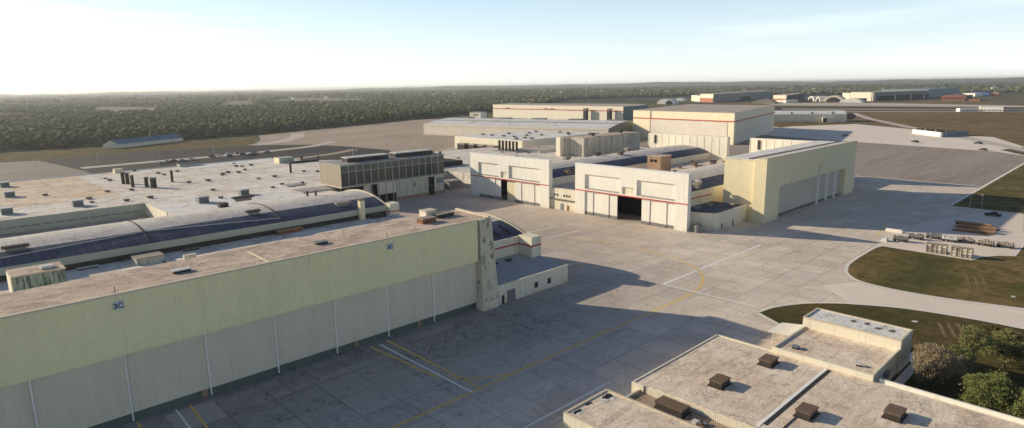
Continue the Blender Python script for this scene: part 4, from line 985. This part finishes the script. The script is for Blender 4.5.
MB().box(63.3, 72.6, -60, 55.0, 3.45, 3.55).build('roof', 'buff_roof', bl)
MB().box(62.9, 73.0, 55.0, 55.4, 3.46, 3.7).build('parapet', 'cream_trim', bl); MB().box(62.88, 63.3, -60, 55, 3.46, 3.7).build('parapet', 'cream_trim', bl); MB().box(72.6, 73.02, -60, 55, 3.46, 3.7).build('parapet', 'cream_trim', bl)
def blob(cx, cy, rx, ry, z, mat, name, parent, seed, n=22, th=.02):
    rr = random.Random(seed); pts = []
    for i in range(n):
        a_ = 2 * PI * i / n; k = rr.uniform(.5, 1.15); pts.append((cx + rx * k * math.cos(a_), cy + ry * k * math.sin(a_)))
    return MB().prism(pts, z, z + th).build(name, mat, parent)
blob(71.0, 53.6, 1.6, 1.1, 3.56, 'pale_roof', 'torn_membrane', bl, 3); blob(71.2, 53.8, 1.05, .65, 3.6, 'black', 'tear', bl, 5)
blob(64.7, 54.1, 1.5, .7, 3.56, 'pale_roof', 'torn_membrane', bl, 4); blob(64.6, 54.2, 1.05, .4, 3.6, 'black', 'tear', bl, 8)
blob(67.5, 54.5, .8, .3, 3.56, 'black', 'tear', bl, 9)
def sky_box(label, x, y, z, sx, sy, h, rz=0):
    r = thing('skylight_box', label, 'skylight box')
    MB().box(-sx / 2, sx / 2, -sy / 2, sy / 2, 0, h * .8).build('body', 'dark_metal', r)
    MB().box(-sx / 2 - .1, sx / 2 + .1, -sy / 2 - .1, sy / 2 + .1, h * .82, h).build('lid', 'brown_metal', r)
    for k in range(3): MB().box(-sx / 2 + .2 + k * sx / 3, -sx / 2 + .3 + k * sx / 3, -sy / 2 - .04, sy / 2 + .04, h, h + .08).build('ridge', 'brown_metal', r)
    MB().box(-sx / 2 - .25, sx / 2 + .25, -sy / 2 - .25, sy / 2 + .25, 0, .15).build('curb', 'dark_metal', r)
    return place(r, x, y, z, rz)
sky_box('brown skylight box in the middle of the large buff roof', 86.6, 43.7, 3.55, 2.8, 2.0, 1.1)
sky_box('brown skylight box near the far edge of the large buff roof', 99.2, 41.6, 3.55, 2.8, 2.0, 1.1)
sky_box('brown skylight box just right of the black roof joint', 86.6, 30.4, 3.55, 2.8, 2.0, 1.1)
sky_box('brown skylight box nearest the trees on the buff roof', 94.8, 21.5, 3.55, 2.8, 2.0, 1.1)
sky_box('long rusty box sunk in the lower roof strip', 76.0, 45.6, 2.5, 2.1, 4.4, 1.25)
for i, (x, y, s_) in enumerate(((75.0, 41.2, .6), (75.8, 40.2, .4), (74.4, 40.0, .5))):
    low_unit('debris', ('pale', 'grey', 'rusty')[i] + ' scrap box lying on the lower roof strip', 'debris', x, y, 2.5, s_ * 1.3, s_, s_, ('white_kit', 'grey_kit', 'rust')[i], ('white_kit', 'vent_grey', 'rust')[i])
blob(74.6, 38.2, 1.3, 1.6, 2.53, 'rust', 'rust_patch', sr, 12)
bw = thing('upper_building', 'cream walled building with lower buff roof and raised white roofed block', 'building')
MB().box(104.2, 118, 27.2, 43.2, 0, 4.1).build('wall', 'cream_panelx', bw)
MB().box(104.6, 118, 27.6, 42.9, 4.1, 4.2).build('roof', 'buff_roof', bw)
MB().box(104.15, 104.5, 27.1, 43.3, 3.6, 4.6).build('parapet', 'cream_panelx', bw); MB().box(104.5, 118, 42.95, 43.3, 4.1, 4.5).build('parapet', 'cream_light', bw); MB().box(104.5, 118, 27.1, 27.45, 4.1, 4.6).build('parapet', 'cream_light', bw)
MB().box(118.02, 124.8, 27.0, 43.5, 0, 6.0).build('upper_wall', 'cream_panelx', bw)
MB().box(118.3, 124.5, 27.3, 43.2, 6.0, 6.1).build('upper_roof', 'pale_roof', bw)
for a_ in ((118.0, 124.82, 43.2, 43.52), (118.0, 124.82, 26.98, 27.3), (118.0, 118.3, 27.3, 43.2), (124.5, 124.82, 27.3, 43.2)): MB().box(*a_, 6.0, 6.3).build('coping', 'cream_trim', bw)
for k in range(4): blob(122.3 + random.uniform(-1, 1), 29.5 + k * 2.2, .8, .6, 6.105, 'brown_metal', 'stain', bw, 20 + k)
MB().box(106.5, 107.6, 26.95, 27.08, 0, 2.1).build('door', 'dark_side', bw); MB().box(110, 111.2, 26.6, 27.08, 2.2, 3.2).build('window_unit', 'vent_grey', bw)
hatch('small grey hatch near the left corner of the lower buff roof', 107.2, 40.4, 4.2, 1., .9); hatch('small white pipe cap on the lower buff roof by the parapet', 107.2, 30.2, 4.2, .6, .6, 'white_kit')
cp = thing('canopy', 'flat pale canopy attached to the end of the cream building', 'canopy')
M['canopy'] = plain('pale cream canopy', (1.0, .93, .80), .8, var=.15)
MB().prism([(115.6, 49.0), (121.8, 48.9), (123.9, 44.4), (117.0, 43.6)], 2.4, 2.6).build('roof', 'canopy', cp)
for x, y in ((116.2, 48.2), (121.2, 48.2)): MB().cyl(x, y, 0, 2.4, .09, 8).build('post', 'white_kit', cp)
struct(MB().box(105.6, 129.4, 25.2, 26.6, 0.05, .22).build('pavement', 'kerb'))
for i in range(1):
    struct(MB().box(125, 129.4, 26.6, 28.3, 0.05, .22).build('pavement', 'kerb'))

# ------------------------------------------------------------------ kit on the gravel pad
def cage(label, x, y):
    r = thing('storage_rack', label, 'storage rack')
    for i in range(5): 
        yy = -2.5 + i * 1.25
        for xx in (-1, 1): MB().box(xx - .06, xx + .06, yy - .06, yy + .06, 0, 2.8).build('post', 'cream_trim', r)
    for z in (.1, .95, 1.8, 2.65): MB().box(-1.05, 1.05, -2.6, 2.6, z, z + .1).build('shelf', 'tan_kit', r)
    for i in range(4):
        for j in range(3):
            if True:
                y0 = -2.4 + i * 1.25; MB().box(-.85, .8, y0, y0 + 1.05, .22 + j * .85, .22 + j * .85 + random.uniform(.5, .7)).build('bin', random.choice(['cream_trim', 'tan_kit', 'grey_kit', 'white_kit']), r)
    return place(r, x, y, .08)
cage('left tan rack of stacked bins at the lawn edge', 213.8, 42.8); cage('right tan rack of stacked bins with pale top', 213.6, 36.6)
def cart(label, x, y, mat, rz, L_=4.2, group=None):
    r = thing('equipment_cart', label, 'equipment cart')
    MB().box(-.9, .9, -L_ / 2, L_ / 2, .5, .75).build('deck', 'dark_metal', r)
    for sx in (-.8, .8):
        for sy in (-L_ * .35, L_ * .35):
            m = MB(); n = 10; m.add([(sx - .1, sy + .38 * math.cos(2 * PI * i / n), .38 + .38 * math.sin(2 * PI * i / n)) for i in range(n)] + [(sx + .1, sy + .38 * math.cos(2 * PI * i / n), .38 + .38 * math.sin(2 * PI * i / n)) for i in range(n)],
                             [tuple(range(n)), tuple(range(2 * n - 1, n - 1, -1))] + [(i, (i + 1) % n, n + (i + 1) % n, n + i) for i in range(n)]); m.build('wheel', 'tyre', r)
    for i in range(6):
        y0 = -L_ / 2 + i * L_ / 6; MB().box(-.75, random.uniform(.3, .75), y0 + .05, y0 + L_ / 6 - .08, .76, .76 + random.uniform(.4, 1.2)).build('load', mat, r)
    MB().cyl(-.8, -L_ / 2 + .2, .75, 2.4, .05, 6).build('mast', 'grey_kit', r)
    return place(r, x, y, .08, rz)
row = [(222.0, 54.2, 'grey_kit', 'leftmost grey cart of the row on the pad'), (228.5, 51.6, 'grey_kit', 'short grey cart second in the row on the pad'), (233.0, 47.8, 'grey_kit', 'long grey cart in the middle of the row'), (231.8, 43.2, 'white_kit', 'white loaded cart in the row on the pad'),
       (233.8, 39.2, 'tan_kit', 'tan loaded cart behind the racks'), (233.0, 34.2, 'tan_kit', 'second tan cart from the right end'), (234.2, 29.6, 'tan_kit', 'rightmost tan cart of the row on the pad')]
for x, y, m_, lb in row: cart(lb, x, y, m_, random.uniform(-.1, .1))
r = thing('concrete_barrier', 'long pale concrete barrier at the pad edge by the shade line', 'barrier'); MB().box(234.4, 235.2, 57.2, 62, 0.08, 1.1).build('block', 'kerb', r); MB().box(234.2, 235.4, 57.1, 62.1, 0.07, .35).build('foot', 'kerb', r)
r = thing('concrete_barrier', 'short white block at the left end of the pad', 'barrier'); MB().box(218.4, 220.2, 57.2, 58.6, .08, 1.2).build('block', 'white_kit', r); MB().box(218.2, 220.4, 57.0, 58.8, .07, .3).build('foot', 'white_kit', r)
for i in range(14):
    r = MB().box(-.3, .3, -5.2, 5.2, 0, .5)
    o = r.build('scrap_beam', random.choice(['brown_metal', 'rust_tan', 'rust_tan', 'dark_metal', 'tan_kit', 'rust'])); tag(o, 'long rusty beam lying in the scrap pile by the shade edge', 'beam', 'beams in the scrap pile')
    lay = i // 5; place(o, 250 + (i % 5) * 3.0 + random.uniform(-.4, .4) + lay, 41.5 + random.uniform(-1.5, 1.5), .1 + lay * .55, random.uniform(-.16, .16))
r = thing('gantry_frame', 'tan steel goal shaped frame on the shaded corner lawn', 'frame')
for y in (47.6, 51.4): MB().cyl(304, y, 0, 5, .16, 8).build('post', 'tan_kit', r)
MB().box(303.85, 304.15, 47.4, 51.6, 4.9, 5.2).build('crossbar', 'tan_kit', r)

def make_car(label, mat, group=None):
    r = thing('car', label, 'car', group)
    prof = [(-2.2, .35), (-2.2, .85), (-1.9, .95), (-1.2, 1.0), (.9, 1.0), (2.1, .85), (2.25, .6), (2.2, .35)]
    k = len(prof)
    def ext(p, w): 
        kk = len(p); return MB().add([(a, -w, b) for a, b in p] + [(a, w, b) for a, b in p], [tuple(range(kk)), tuple(range(2 * kk - 1, kk - 1, -1))] + [(i, (i + 1) % kk, kk + (i + 1) % kk, kk + i) for i in range(kk)])
    ext(prof, .9).build('body', mat, r); ext([(-1.6, 1.0), (-1.2, 1.42), (.2, 1.45), (.85, 1.0)], .78).build('window', 'glass_dark', r); MB().box(-1.15, .15, -.74, .74, 1.45, 1.5).build('roof', mat, r)
    for sx in (-1.4, 1.4):
        for sy in (-.92, .76):
            n = 10; MB().add([(sx + .33 * math.cos(2 * PI * i / n), sy, .33 + .33 * math.sin(2 * PI * i / n)) for i in range(n)] + [(sx + .33 * math.cos(2 * PI * i / n), sy + .16, .33 + .33 * math.sin(2 * PI * i / n)) for i in range(n)],
                             [tuple(range(n)), tuple(range(2 * n - 1, n - 1, -1))] + [(i, (i + 1) % n, n + (i + 1) % n, n + i) for i in range(n)]).build('wheel', 'tyre', r)
    return r
cars = {c: make_car('%s car parked in the asphalt yard beyond the flat roofs' % c, 'car_' + c, 'cars parked in the asphalt yard') for c in ('white', 'grey', 'dark', 'blue')}
spots = [(127.6, 488), (132.4, 491), (137.8, 494), (143, 490), (183, 512), (190, 514), (190.7, 502), (191.3, 490), (174.8, 510), (196, 496), (168, 503), (204, 512), (150, 493), (209, 500), (178, 495)]
used = set()
for i, (x, y) in enumerate(spots):
    c = ('white', 'grey', 'dark', 'blue')[i % 4]
    o = cars[c] if c not in used else dup(cars[c]); used.add(c); place(o, x, y, .1, random.uniform(0, 3), 1.25)
for lb, x, y, s_ in (('dark vehicle alone on the pale far apron', 628.5, 207.7, 1.25), ('dark vehicle on the line where dark tarmac meets pale apron', 593, 142.4, 1.25), ('dark vehicle on the dark tarmac near the right border', 552, 90, 1.15), ('dark van behind the end of the blast walls', 606, 102.5, 1.3), ('dark car parked beyond the scrap pile', 287, 41.2, 1.15)):
    o = dup(cars['dark'], lb); del o['group']; place(o, x, y, .12, 1.2 if x > 300 else 1.5, s_)
for i, (x, y, h, lb) in enumerate([(97.9, 524.9, 8.5, 'pale light pole standing on the dark asphalt left of the cars'), (62.9, 532.7, 7.5, 'pale light pole on the old brown apron at far left'), (141.5, 541.6, 7, 'light pole behind the leftmost parked cars'), (178.4, 529.7, 7.5, 'light pole behind the middle parked cars'), (219.3, 542.8, 7.5, 'light pole right of the parked cars')]):
    r = thing('light_pole', lb, 'light pole'); MB().cyl(0, 0, 0, h, .22, 8, .14).build('pole', 'white_kit', r); MB().box(-.3, 1.4, -.2, .2, h, h + .2).build('lamp', 'grey_kit', r); place(r, x, y, .1)
for i, (x, y) in enumerate(((262, 452), (300, 470), (240, 420), (350, 520))):
    r = thing('light_pole', ('first', 'third', 'second', 'last')[i] + ' thin pole from the left across the tan yard', 'light pole'); MB().cyl(0, 0, 0, 10, .2, 8, .13).build('pole', 'white_kit', r); MB().box(-.2, 1.2, -.2, .2, 10, 10.2).build('lamp', 'grey_kit', r); place(r, x, y, .1)

# ------------------------------------------------------------------ trees close by
def leaf_cloud(name, blobs, n, size, mat, parent, seed):
    g = np.random.default_rng(seed); bl_ = np.array([(b[0], b[1], b[2]) for b in blobs]); rad = np.array([(b[3], b[3], b[3] * b[4]) for b in blobs])
    w = np.array([b[3] ** 2 for b in blobs]); idx = g.choice(len(blobs), n, p=w / w.sum())
    d = g.normal(size=(n, 3)); d /= np.linalg.norm(d, axis=1)[:, None]
    # clusters: leaves gather round twig ends
    ncl = max(12, n // 45); cidx = g.choice(len(blobs), ncl, p=w / w.sum()); cd = g.normal(size=(ncl, 3)); cd /= np.linalg.norm(cd, axis=1)[:, None]; cd[:, 2] = np.where(cd[:, 2] < -.5, -cd[:, 2], cd[:, 2])
    cc = bl_[cidx] + cd * rad[cidx] * g.uniform(.55, 1.08, (ncl, 1))
    pick = g.integers(0, ncl, n); c = cc[pick] + g.normal(size=(n, 3)) * np.array([.42, .42, .3]) * (rad.mean() * .38)
    s = g.uniform(.5, 1.15, n)[:, None] * size
    u = g.normal(size=(n, 3)); u /= np.linalg.norm(u, axis=1)[:, None]; q = np.cross(u, g.normal(size=(n, 3))); q /= np.linalg.norm(q, axis=1)[:, None]
    v = np.empty((n, 4, 3)); v[:, 0] = c - u * s; v[:, 1] = c - q * s * .55; v[:, 2] = c + u * s; v[:, 3] = c + q * s * .55
    me = bpy.data.meshes.new(name); me.vertices.add(4 * n); me.vertices.foreach_set('co', v.astype(np.float32).ravel())
    me.loops.add(4 * n); me.loops.foreach_set('vertex_index', np.arange(4 * n, dtype=np.int32)); me.polygons.add(n)
    me.polygons.foreach_set('loop_start', np.arange(0, 4 * n, 4, dtype=np.int32)); me.polygons.foreach_set('loop_total', np.full(n, 4, dtype=np.int32))
    me.materials.append(M[mat]); me.update(); o = bpy.data.objects.new(name, me); COL.objects.link(o); o.parent = parent; return o
def tree(label, x, y, h, r, mat, seed, n=9000, size=.24, trunk_h=.35, bark='bark_dark', sparse=False, zs=.8):
    rr = random.Random(seed); t = thing('tree', label, 'tree')
    blobs = []; k = 9 if not sparse else 6
    for i in range(k):
        a_ = 2 * PI * i / k + rr.uniform(-.3, .3); q = rr.uniform(.25, .68) * r; zz = h * rr.uniform(trunk_h + .12, .80)
        blobs.append((q * math.cos(a_), q * math.sin(a_), zz, r * rr.uniform(.34, .55), zs))
    blobs.append((0, 0, h * .78, r * .5, zs)); blobs.append((rr.uniform(-.2, .2) * r, rr.uniform(-.2, .2) * r, h * .6, r * .6, zs))
    m = MB(); m.tube([(0, 0, -.2), (.1, .05, h * trunk_h * .5), (.05, .1, h * trunk_h), (0, 0, h * .7)], [h * .035, h * .028, h * .024, h * .008], 8)
    for b in blobs:
        st = h * trunk_h * rr.uniform(.8, 1.2); m.tube([(0, .05, st), (b[0] * .5, b[1] * .5, st + (b[2] - st) * .6), (b[0], b[1], b[2])], [h * .017, h * .011, h * .004], 5)
        for j in range(3):
            e = Vector((rr.gauss(0, 1), rr.gauss(0, 1), rr.gauss(0.3, .8))).normalized() * b[3] * .9
            m.tube([(b[0] * .7, b[1] * .7, st + (b[2] - st) * .75), (b[0] + e.x, b[1] + e.y, b[2] + e.z)], [h * .006, h * .002], 4)
    m.build('trunk', bark, t, True); leaf_cloud('crown', blobs, n, size, mat, t, seed)
    return place(t, x, y, .08, 0)
tree('round tree of dry brown grey foliage beside the cream building', 116.0, 21.6, 7.0, 3.9, 'leaf_brown', 3, 30000, .15, .14, zs=1.0)
tree('small dark green tree tucked behind the brown one', 121.8, 20.0, 6.0, 3.0, 'leaf_green', 5, 12000, .15, .25)
tree('open green tree with bare pale forked trunk', 126.5, 18.2, 9.2, 3.0, 'leaf_olive', 8, 8000, .16, .5, 'bark', True)
tree('rust tinged bushy tree right of the pale trunk', 133.5, 14.6, 6.4, 4.0, 'leaf_olive', 11, 18000, .16, .2)
tree('low rusty tree top between the olive crowns', 139.0, 17.6, 6.0, 2.6, 'leaf_rust', 31, 9000, .15, .3)
tree('olive tree at the right border of the picture', 131.0, 9.2, 7.4, 4.4, 'leaf_olive', 14, 20000, .16, .25)
tree('broad green tree leaning over the white parapet', 111.6, 13.0, 6.2, 4.2, 'leaf_green', 17, 30000, .16, .2)
tree('wide green tree in the bottom right corner', 110.6, 7.0, 6.6, 4.6, 'leaf_green', 19, 30000, .16, .2)
tree('green tree behind the corner tree at the right border', 121.5, 4.6, 7.6, 4.6, 'leaf_olive', 23, 22000, .16, .2)
for i, (x, y) in enumerate(((147.8, 31.8), (149.9, 16.5), (181, 20))):
    o = blob(x, y, .8, .6, .12, 'white_kit', 'debris', None, 60 + i); tag(o, ('pale scrap on the lawn left of the trees', 'pale scrap on the lawn above the trees', 'pale scrap on the oval lawn')[i], 'debris')

# ------------------------------------------------------------------ woodland
def ico(sub):
    import bmesh
    b = bmesh.new(); bmesh.ops.create_icosphere(b, subdivisions=sub, radius=1); v = np.array([x.co[:] for x in b.verts]); f = np.array([[w.index for w in q.verts] for q in b.faces]); b.free(); return v, f
def forest(name, P, R, Hh, sub, mat, seed, kind='stuff'):
    g = np.random.default_rng(seed); v0, f0 = ico(sub); n = len(P); k = len(v0)
    v = np.repeat(v0[None], n, 0) * (1 + g.normal(0, .26, (n, k, 1)))
    v[:, :, 2] *= .75; v *= R[:, None, None]; v[:, :, 2] += (Hh - R * .6)[:, None]; v[:, :, 0] += P[:, 0, None]; v[:, :, 1] += P[:, 1, None]
    v[:, :, 2] = np.maximum(v[:, :, 2], .1)
    f = (f0[None] + (np.arange(n) * k)[:, None, None]).reshape(-1, 3)
    me = bpy.data.meshes.new(name); me.vertices.add(n * k); me.vertices.foreach_set('co', v.astype(np.float32).ravel())
    me.loops.add(f.size); me.loops.foreach_set('vertex_index', f.astype(np.int32).ravel()); me.polygons.add(len(f))
    me.polygons.foreach_set('loop_start', np.arange(0, f.size, 3, dtype=np.int32)); me.polygons.foreach_set('loop_total', np.full(len(f), 3, dtype=np.int32))
    me.materials.append(M[mat]); me.update(); o = bpy.data.objects.new(name, me); COL.objects.link(o)
    if kind: o['kind'] = kind
    return o
EDGE = [(-1500, 760), (-300, 730), (61, 722), (137, 717), (232, 726), (305, 746), (412, 778), (569, 845), (664, 866), (900, 950), (1150, 1100), (1800, 1500), (2350, 1250), (2650, 800), (2900, 400), (3000, 0), (3000, -700)]
ea = np.array([math.atan2(y, x) for x, y in EDGE])[::-1]; ed = np.array([math.hypot(x, y) for x, y in EDGE])[::-1]
def pip(P, poly):
    c = np.zeros(len(P), bool); n = len(poly)
    for i in range(n):
        (x1, y1), (x2, y2) = poly[i], poly[(i + 1) % n]
        m_ = ((y1 > P[:, 1]) != (y2 > P[:, 1])) & (P[:, 0] < (x2 - x1) * (P[:, 1] - y1) / (y2 - y1 + 1e-9) + x1); c ^= m_
    return c
def scatter(n, a0, a1, d0, d1, off=0., seed=0):
    g = np.random.default_rng(seed); th = g.uniform(a0, a1, n); e = np.interp(th, ea, ed)
    d = np.sqrt(g.uniform(d0 ** 2, d1 ** 2, n)); ok = d > e + off; P = np.stack([d * np.cos(th), d * np.sin(th)], 1)[ok]
    for c in CLEAR:
        P = P[~pip(P, [(x * q, y * q) for (x, y), q in zip(c, (.86, .86, 1.05, 1.05))])]
    return P
r_ = math.radians
for nm, n, d0, d1, rr_, hh_, sub, mt, sd in (('woodland', 52000, 700, 1500, (2.0, 4.6), (6, 12.5), 1, 'wood', 1), ('woodland', 40000, 1500, 3200, (4, 9), (8, 13.5), 1, 'wood', 2), ('distant_woodland', 30000, 3200, 9500, (12, 30), (9, 16), 1, 'wood_far', 3)):
    P = scatter(n, r_(-2), r_(94), d0, d1, 7, sd); g = np.random.default_rng(sd + 40)
    forest(nm, P, g.uniform(*rr_, len(P)), g.uniform(*hh_, len(P)), sub, mt, sd)
# trees of the wood edge, one by one
protos = []
for i in range(5):
    g = np.random.default_rng(90 + i)
    q = 5; Pp = np.array([[0, 0.]] + [[g.uniform(-2, 2), g.uniform(-2, 2)] for _ in range(q)]); o = forest('tree_crown', Pp, g.uniform(2.2, 3.6, q + 1), g.uniform(5, 10, q + 1), 2, 'wood', 90 + i, None)
    tr_ = thing('woodland_tree', 'bushy green tree in the front row of the woodland edge', 'tree', 'trees along the front edge of the wood')
    o.name = 'crown'; o.parent = tr_; MB().cyl(0, 0, 0, 6, .3, 6, .15).build('trunk', 'bark_dark', tr_); protos.append(tr_)
cnt = 0; seg = EDGE[1:9]
tot = [math.dist(seg[i], seg[i + 1]) for i in range(len(seg) - 1)]
used_p = set()
for k in range(120):
    t_ = 230 + (sum(tot) - 240) * (k + random.uniform(-.3, .3)) / 120; i = 0
    while t_ > tot[i] and i < len(tot) - 1: t_ -= tot[i]; i += 1
    P = Vector(seg[i]).lerp(Vector(seg[i + 1]), t_ / tot[i]); j = random.randrange(5)
    o = protos[j] if j not in used_p else dup(protos[j]); used_p.add(j)
    place(o, P.x + random.uniform(-3, 5), P.y + random.uniform(-5, 2), 0, random.uniform(0, 6), random.uniform(.8, 1.25))
# far houses among the trees
hp = thing('house', 'tiny pale house among the trees towards the horizon', 'house', 'far houses among the trees')
MB().box(-9, 9, -6, 6, 0, 10).build('wall', 'white_wall', hp); MB().add([(-10, -7, 10), (10, -7, 10), (10, 7, 10), (-10, 7, 10), (-9, 0, 14), (9, 0, 14)], [(0, 1, 5, 4), (3, 4, 5, 2), (0, 4, 3), (1, 2, 5)]).build('roof', 'far_roof', hp)
for k in range(150):
    th = r_(random.uniform(8, 60)) if k < 120 else r_(random.uniform(60, 86)); d = random.uniform(3000, 7000)
    o = hp if k == 0 else dup(hp); place(o, d * math.cos(th), d * math.sin(th), 3, random.uniform(0, 3), random.uniform(.5, 1.1))
# low hills at the horizon
m = MB(); nr, na = 8, 160; g = np.random.default_rng(5); ph_ = g.uniform(0, 6, 9)
for i in range(na + 1):
    th = r_(-8 + 110 * i / na)
    hgt = 48 + 16 * math.sin(5 * th + ph_[0]) + 9 * math.sin(17 * th + ph_[1]) + 6 * math.sin(41 * th + ph_[2]) + 4 * math.sin(97 * th + ph_[3]) + random.uniform(-2, 4)
    hgt += 16 * math.exp(-((math.degrees(th) - 3) / 9) ** 2)
    for j in range(nr):
        d = 9000 + 700 * j; z = -5 + (hgt + 5) * math.sin(min(1, j / 4) * PI / 2) * (1 if j <= 5 else .6) + random.uniform(-1.5, 1.5)
        m.v.append((d * math.cos(th), d * math.sin(th), z))
for i in range(na):
    for j in range(nr - 1): m.f.append((i * nr + j, i * nr + j + 1, (i + 1) * nr + j + 1, (i + 1) * nr + j))
struct(m.build('hills', 'wood_far'))

# ------------------------------------------------------------------ haze, sky, sun, camera
HAZE = 8.5e-5
hz = MB().box(-3000, 24000, -3000, 24000, -40, 72).build('haze', M['ground']); struct(hz); hz.data.materials.clear()
hm_ = bpy.data.materials.new('haze'); hm_.use_nodes = True; nt = hm_.node_tree; nt.nodes.clear()
o_ = nt.nodes.new('ShaderNodeOutputMaterial'); vs_ = nt.nodes.new('ShaderNodeVolumeScatter'); vs_.inputs['Color'].default_value = (.93, .97, 1, 1)
vs_.inputs['Density'].default_value = HAZE; vs_.inputs['Anisotropy'].default_value = .4; nt.links.new(vs_.outputs[0], o_.inputs['Volume'])
hz.data.materials.append(hm_)

SUN_EL = r_(19.0); S = Vector((-.444 * math.cos(SUN_EL), .896 * math.cos(SUN_EL), math.sin(SUN_EL)))
w = bpy.data.worlds.new('World'); scn.world = w; w.use_nodes = True; nt = w.node_tree; nt.nodes.clear()
wo = nt.nodes.new('ShaderNodeOutputWorld'); bg = nt.nodes.new('ShaderNodeBackground'); sk = nt.nodes.new('ShaderNodeTexSky')
sk.sky_type = 'NISHITA'; sk.sun_disc = False; sk.sun_elevation = SUN_EL; sk.sun_rotation = math.atan2(S.x, S.y)
sk.air_density = 1.0; sk.dust_density = .9; sk.ozone_density = 1.2; sk.altitude = 200
bg.inputs['Strength'].default_value = .07
# thin cloud wisps
tc = nt.nodes.new('ShaderNodeTexCoord'); mp = nt.nodes.new('ShaderNodeMapping'); mp.inputs['Scale'].default_value = (.9, .9, 12); nt.links.new(tc.outputs['Generated'], mp.inputs[0])
nz = nt.nodes.new('ShaderNodeTexNoise'); nz.inputs['Scale'].default_value = 2.2; nz.inputs['Detail'].default_value = 6; nz.inputs['Roughness'].default_value = .55; nt.links.new(mp.outputs[0], nz.inputs['Vector'])
mr = nt.nodes.new('ShaderNodeMapRange'); nt.links.new(nz.outputs[0], mr.inputs[0]); mr.inputs[1].default_value = .5; mr.inputs[2].default_value = .72; mr.inputs[3].default_value = 0; mr.inputs[4].default_value = .22
mx = nt.nodes.new('ShaderNodeMix'); mx.data_type = 'RGBA'; nt.links.new(mr.outputs[0], mx.inputs[0]); nt.links.new(sk.outputs[0], mx.inputs[6]); mx.inputs[7].default_value = (8.6, 8.8, 8.9, 1)
tn = nt.nodes.new('ShaderNodeMix'); tn.data_type = 'RGBA'; tn.blend_type = 'MULTIPLY'; tn.inputs[0].default_value = 1; nt.links.new(mx.outputs[2], tn.inputs[6]); tn.inputs[7].default_value = (.88, .98, 1.18, 1); nt.links.new(tn.outputs[2], bg.inputs[0])
# bright hazy air low over the horizon
sx = nt.nodes.new('ShaderNodeSeparateXYZ'); nt.links.new(tc.outputs['Generated'], sx.inputs[0])
cr = nt.nodes.new('ShaderNodeValToRGB'); nt.links.new(sx.outputs[2], cr.inputs[0]); el = cr.color_ramp.elements
el[0].position = 0.; el[0].color = (.84, .86, .84, 1); el[1].position = .30; el[1].color = (0, 0, 0, 1)
for p_, c_ in ((.04, (.66, .72, .73)), (.085, (.53, .61, .63)), (.13, (.43, .52, .55)), (.16, (.22, .29, .33))):
    q_ = el.new(p_); q_.color = (*c_, 1)
b2 = nt.nodes.new('ShaderNodeBackground'); mx2 = nt.nodes.new('ShaderNodeMix'); mx2.data_type = 'RGBA'; nt.links.new(cr.outputs[0], mx2.inputs[6]); mx2.inputs[7].default_value = (1.0, 1.0, 1.0, 1)
lowf = nt.nodes.new('ShaderNodeMapRange'); nt.links.new(sx.outputs[2], lowf.inputs[0]); lowf.inputs[1].default_value = .15; lowf.inputs[2].default_value = .3; lowf.inputs[3].default_value = 1; lowf.inputs[4].default_value = 0
mm = nt.nodes.new('ShaderNodeMath'); mm.operation = 'MULTIPLY'; nt.links.new(mr.outputs[0], mm.inputs[0]); nt.links.new(lowf.outputs[0], mm.inputs[1]); nt.links.new(mm.outputs[0], mx2.inputs[0])
nt.links.new(mx2.outputs[2], b2.inputs[0]); b2.inputs['Strength'].default_value = 1.0
ad = nt.nodes.new('ShaderNodeAddShader'); nt.links.new(bg.outputs[0], ad.inputs[0]); nt.links.new(b2.outputs[0], ad.inputs[1]); nt.links.new(ad.outputs[0], wo.inputs[0])
sl = bpy.data.lights.new('sun', 'SUN'); sl.energy = 5.0; sl.angle = r_(.5); sl.color = (1, .87, .66)
so = bpy.data.objects.new('sun', sl); COL.objects.link(so); so.rotation_euler = S.to_track_quat('Z', 'Y').to_euler()

yaw, pit, rol = r_(46.153), r_(11.4905), r_(-.8623)
F = Vector((math.cos(yaw) * math.cos(pit), math.sin(yaw) * math.cos(pit), -math.sin(pit))); Rr = Vector((math.sin(yaw), -math.cos(yaw), 0)); U = Rr.cross(F)
R2 = Rr * math.cos(rol) + U * math.sin(rol); U2 = -Rr * math.sin(rol) + U * math.cos(rol)
cd = bpy.data.cameras.new('camera'); cd.sensor_width = 36; cd.lens = 36 * 630.07 / 1024; cd.clip_start = .5; cd.clip_end = 60000
co = bpy.data.objects.new('camera', cd); COL.objects.link(co)
co.matrix_world = Matrix(((R2.x, U2.x, -F.x, 0), (R2.y, U2.y, -F.y, 0), (R2.z, U2.z, -F.z, 50), (0, 0, 0, 1)))
scn.camera = co
scn.view_settings.view_transform = 'Standard'; scn.view_settings.look = 'None'; scn.view_settings.exposure = 0
cy = scn.cycles if hasattr(scn, 'cycles') else None
if cy:
    cy.use_denoising = True; cy.max_bounces = 6; cy.volume_bounces = 0; cy.sample_clamp_indirect = 4
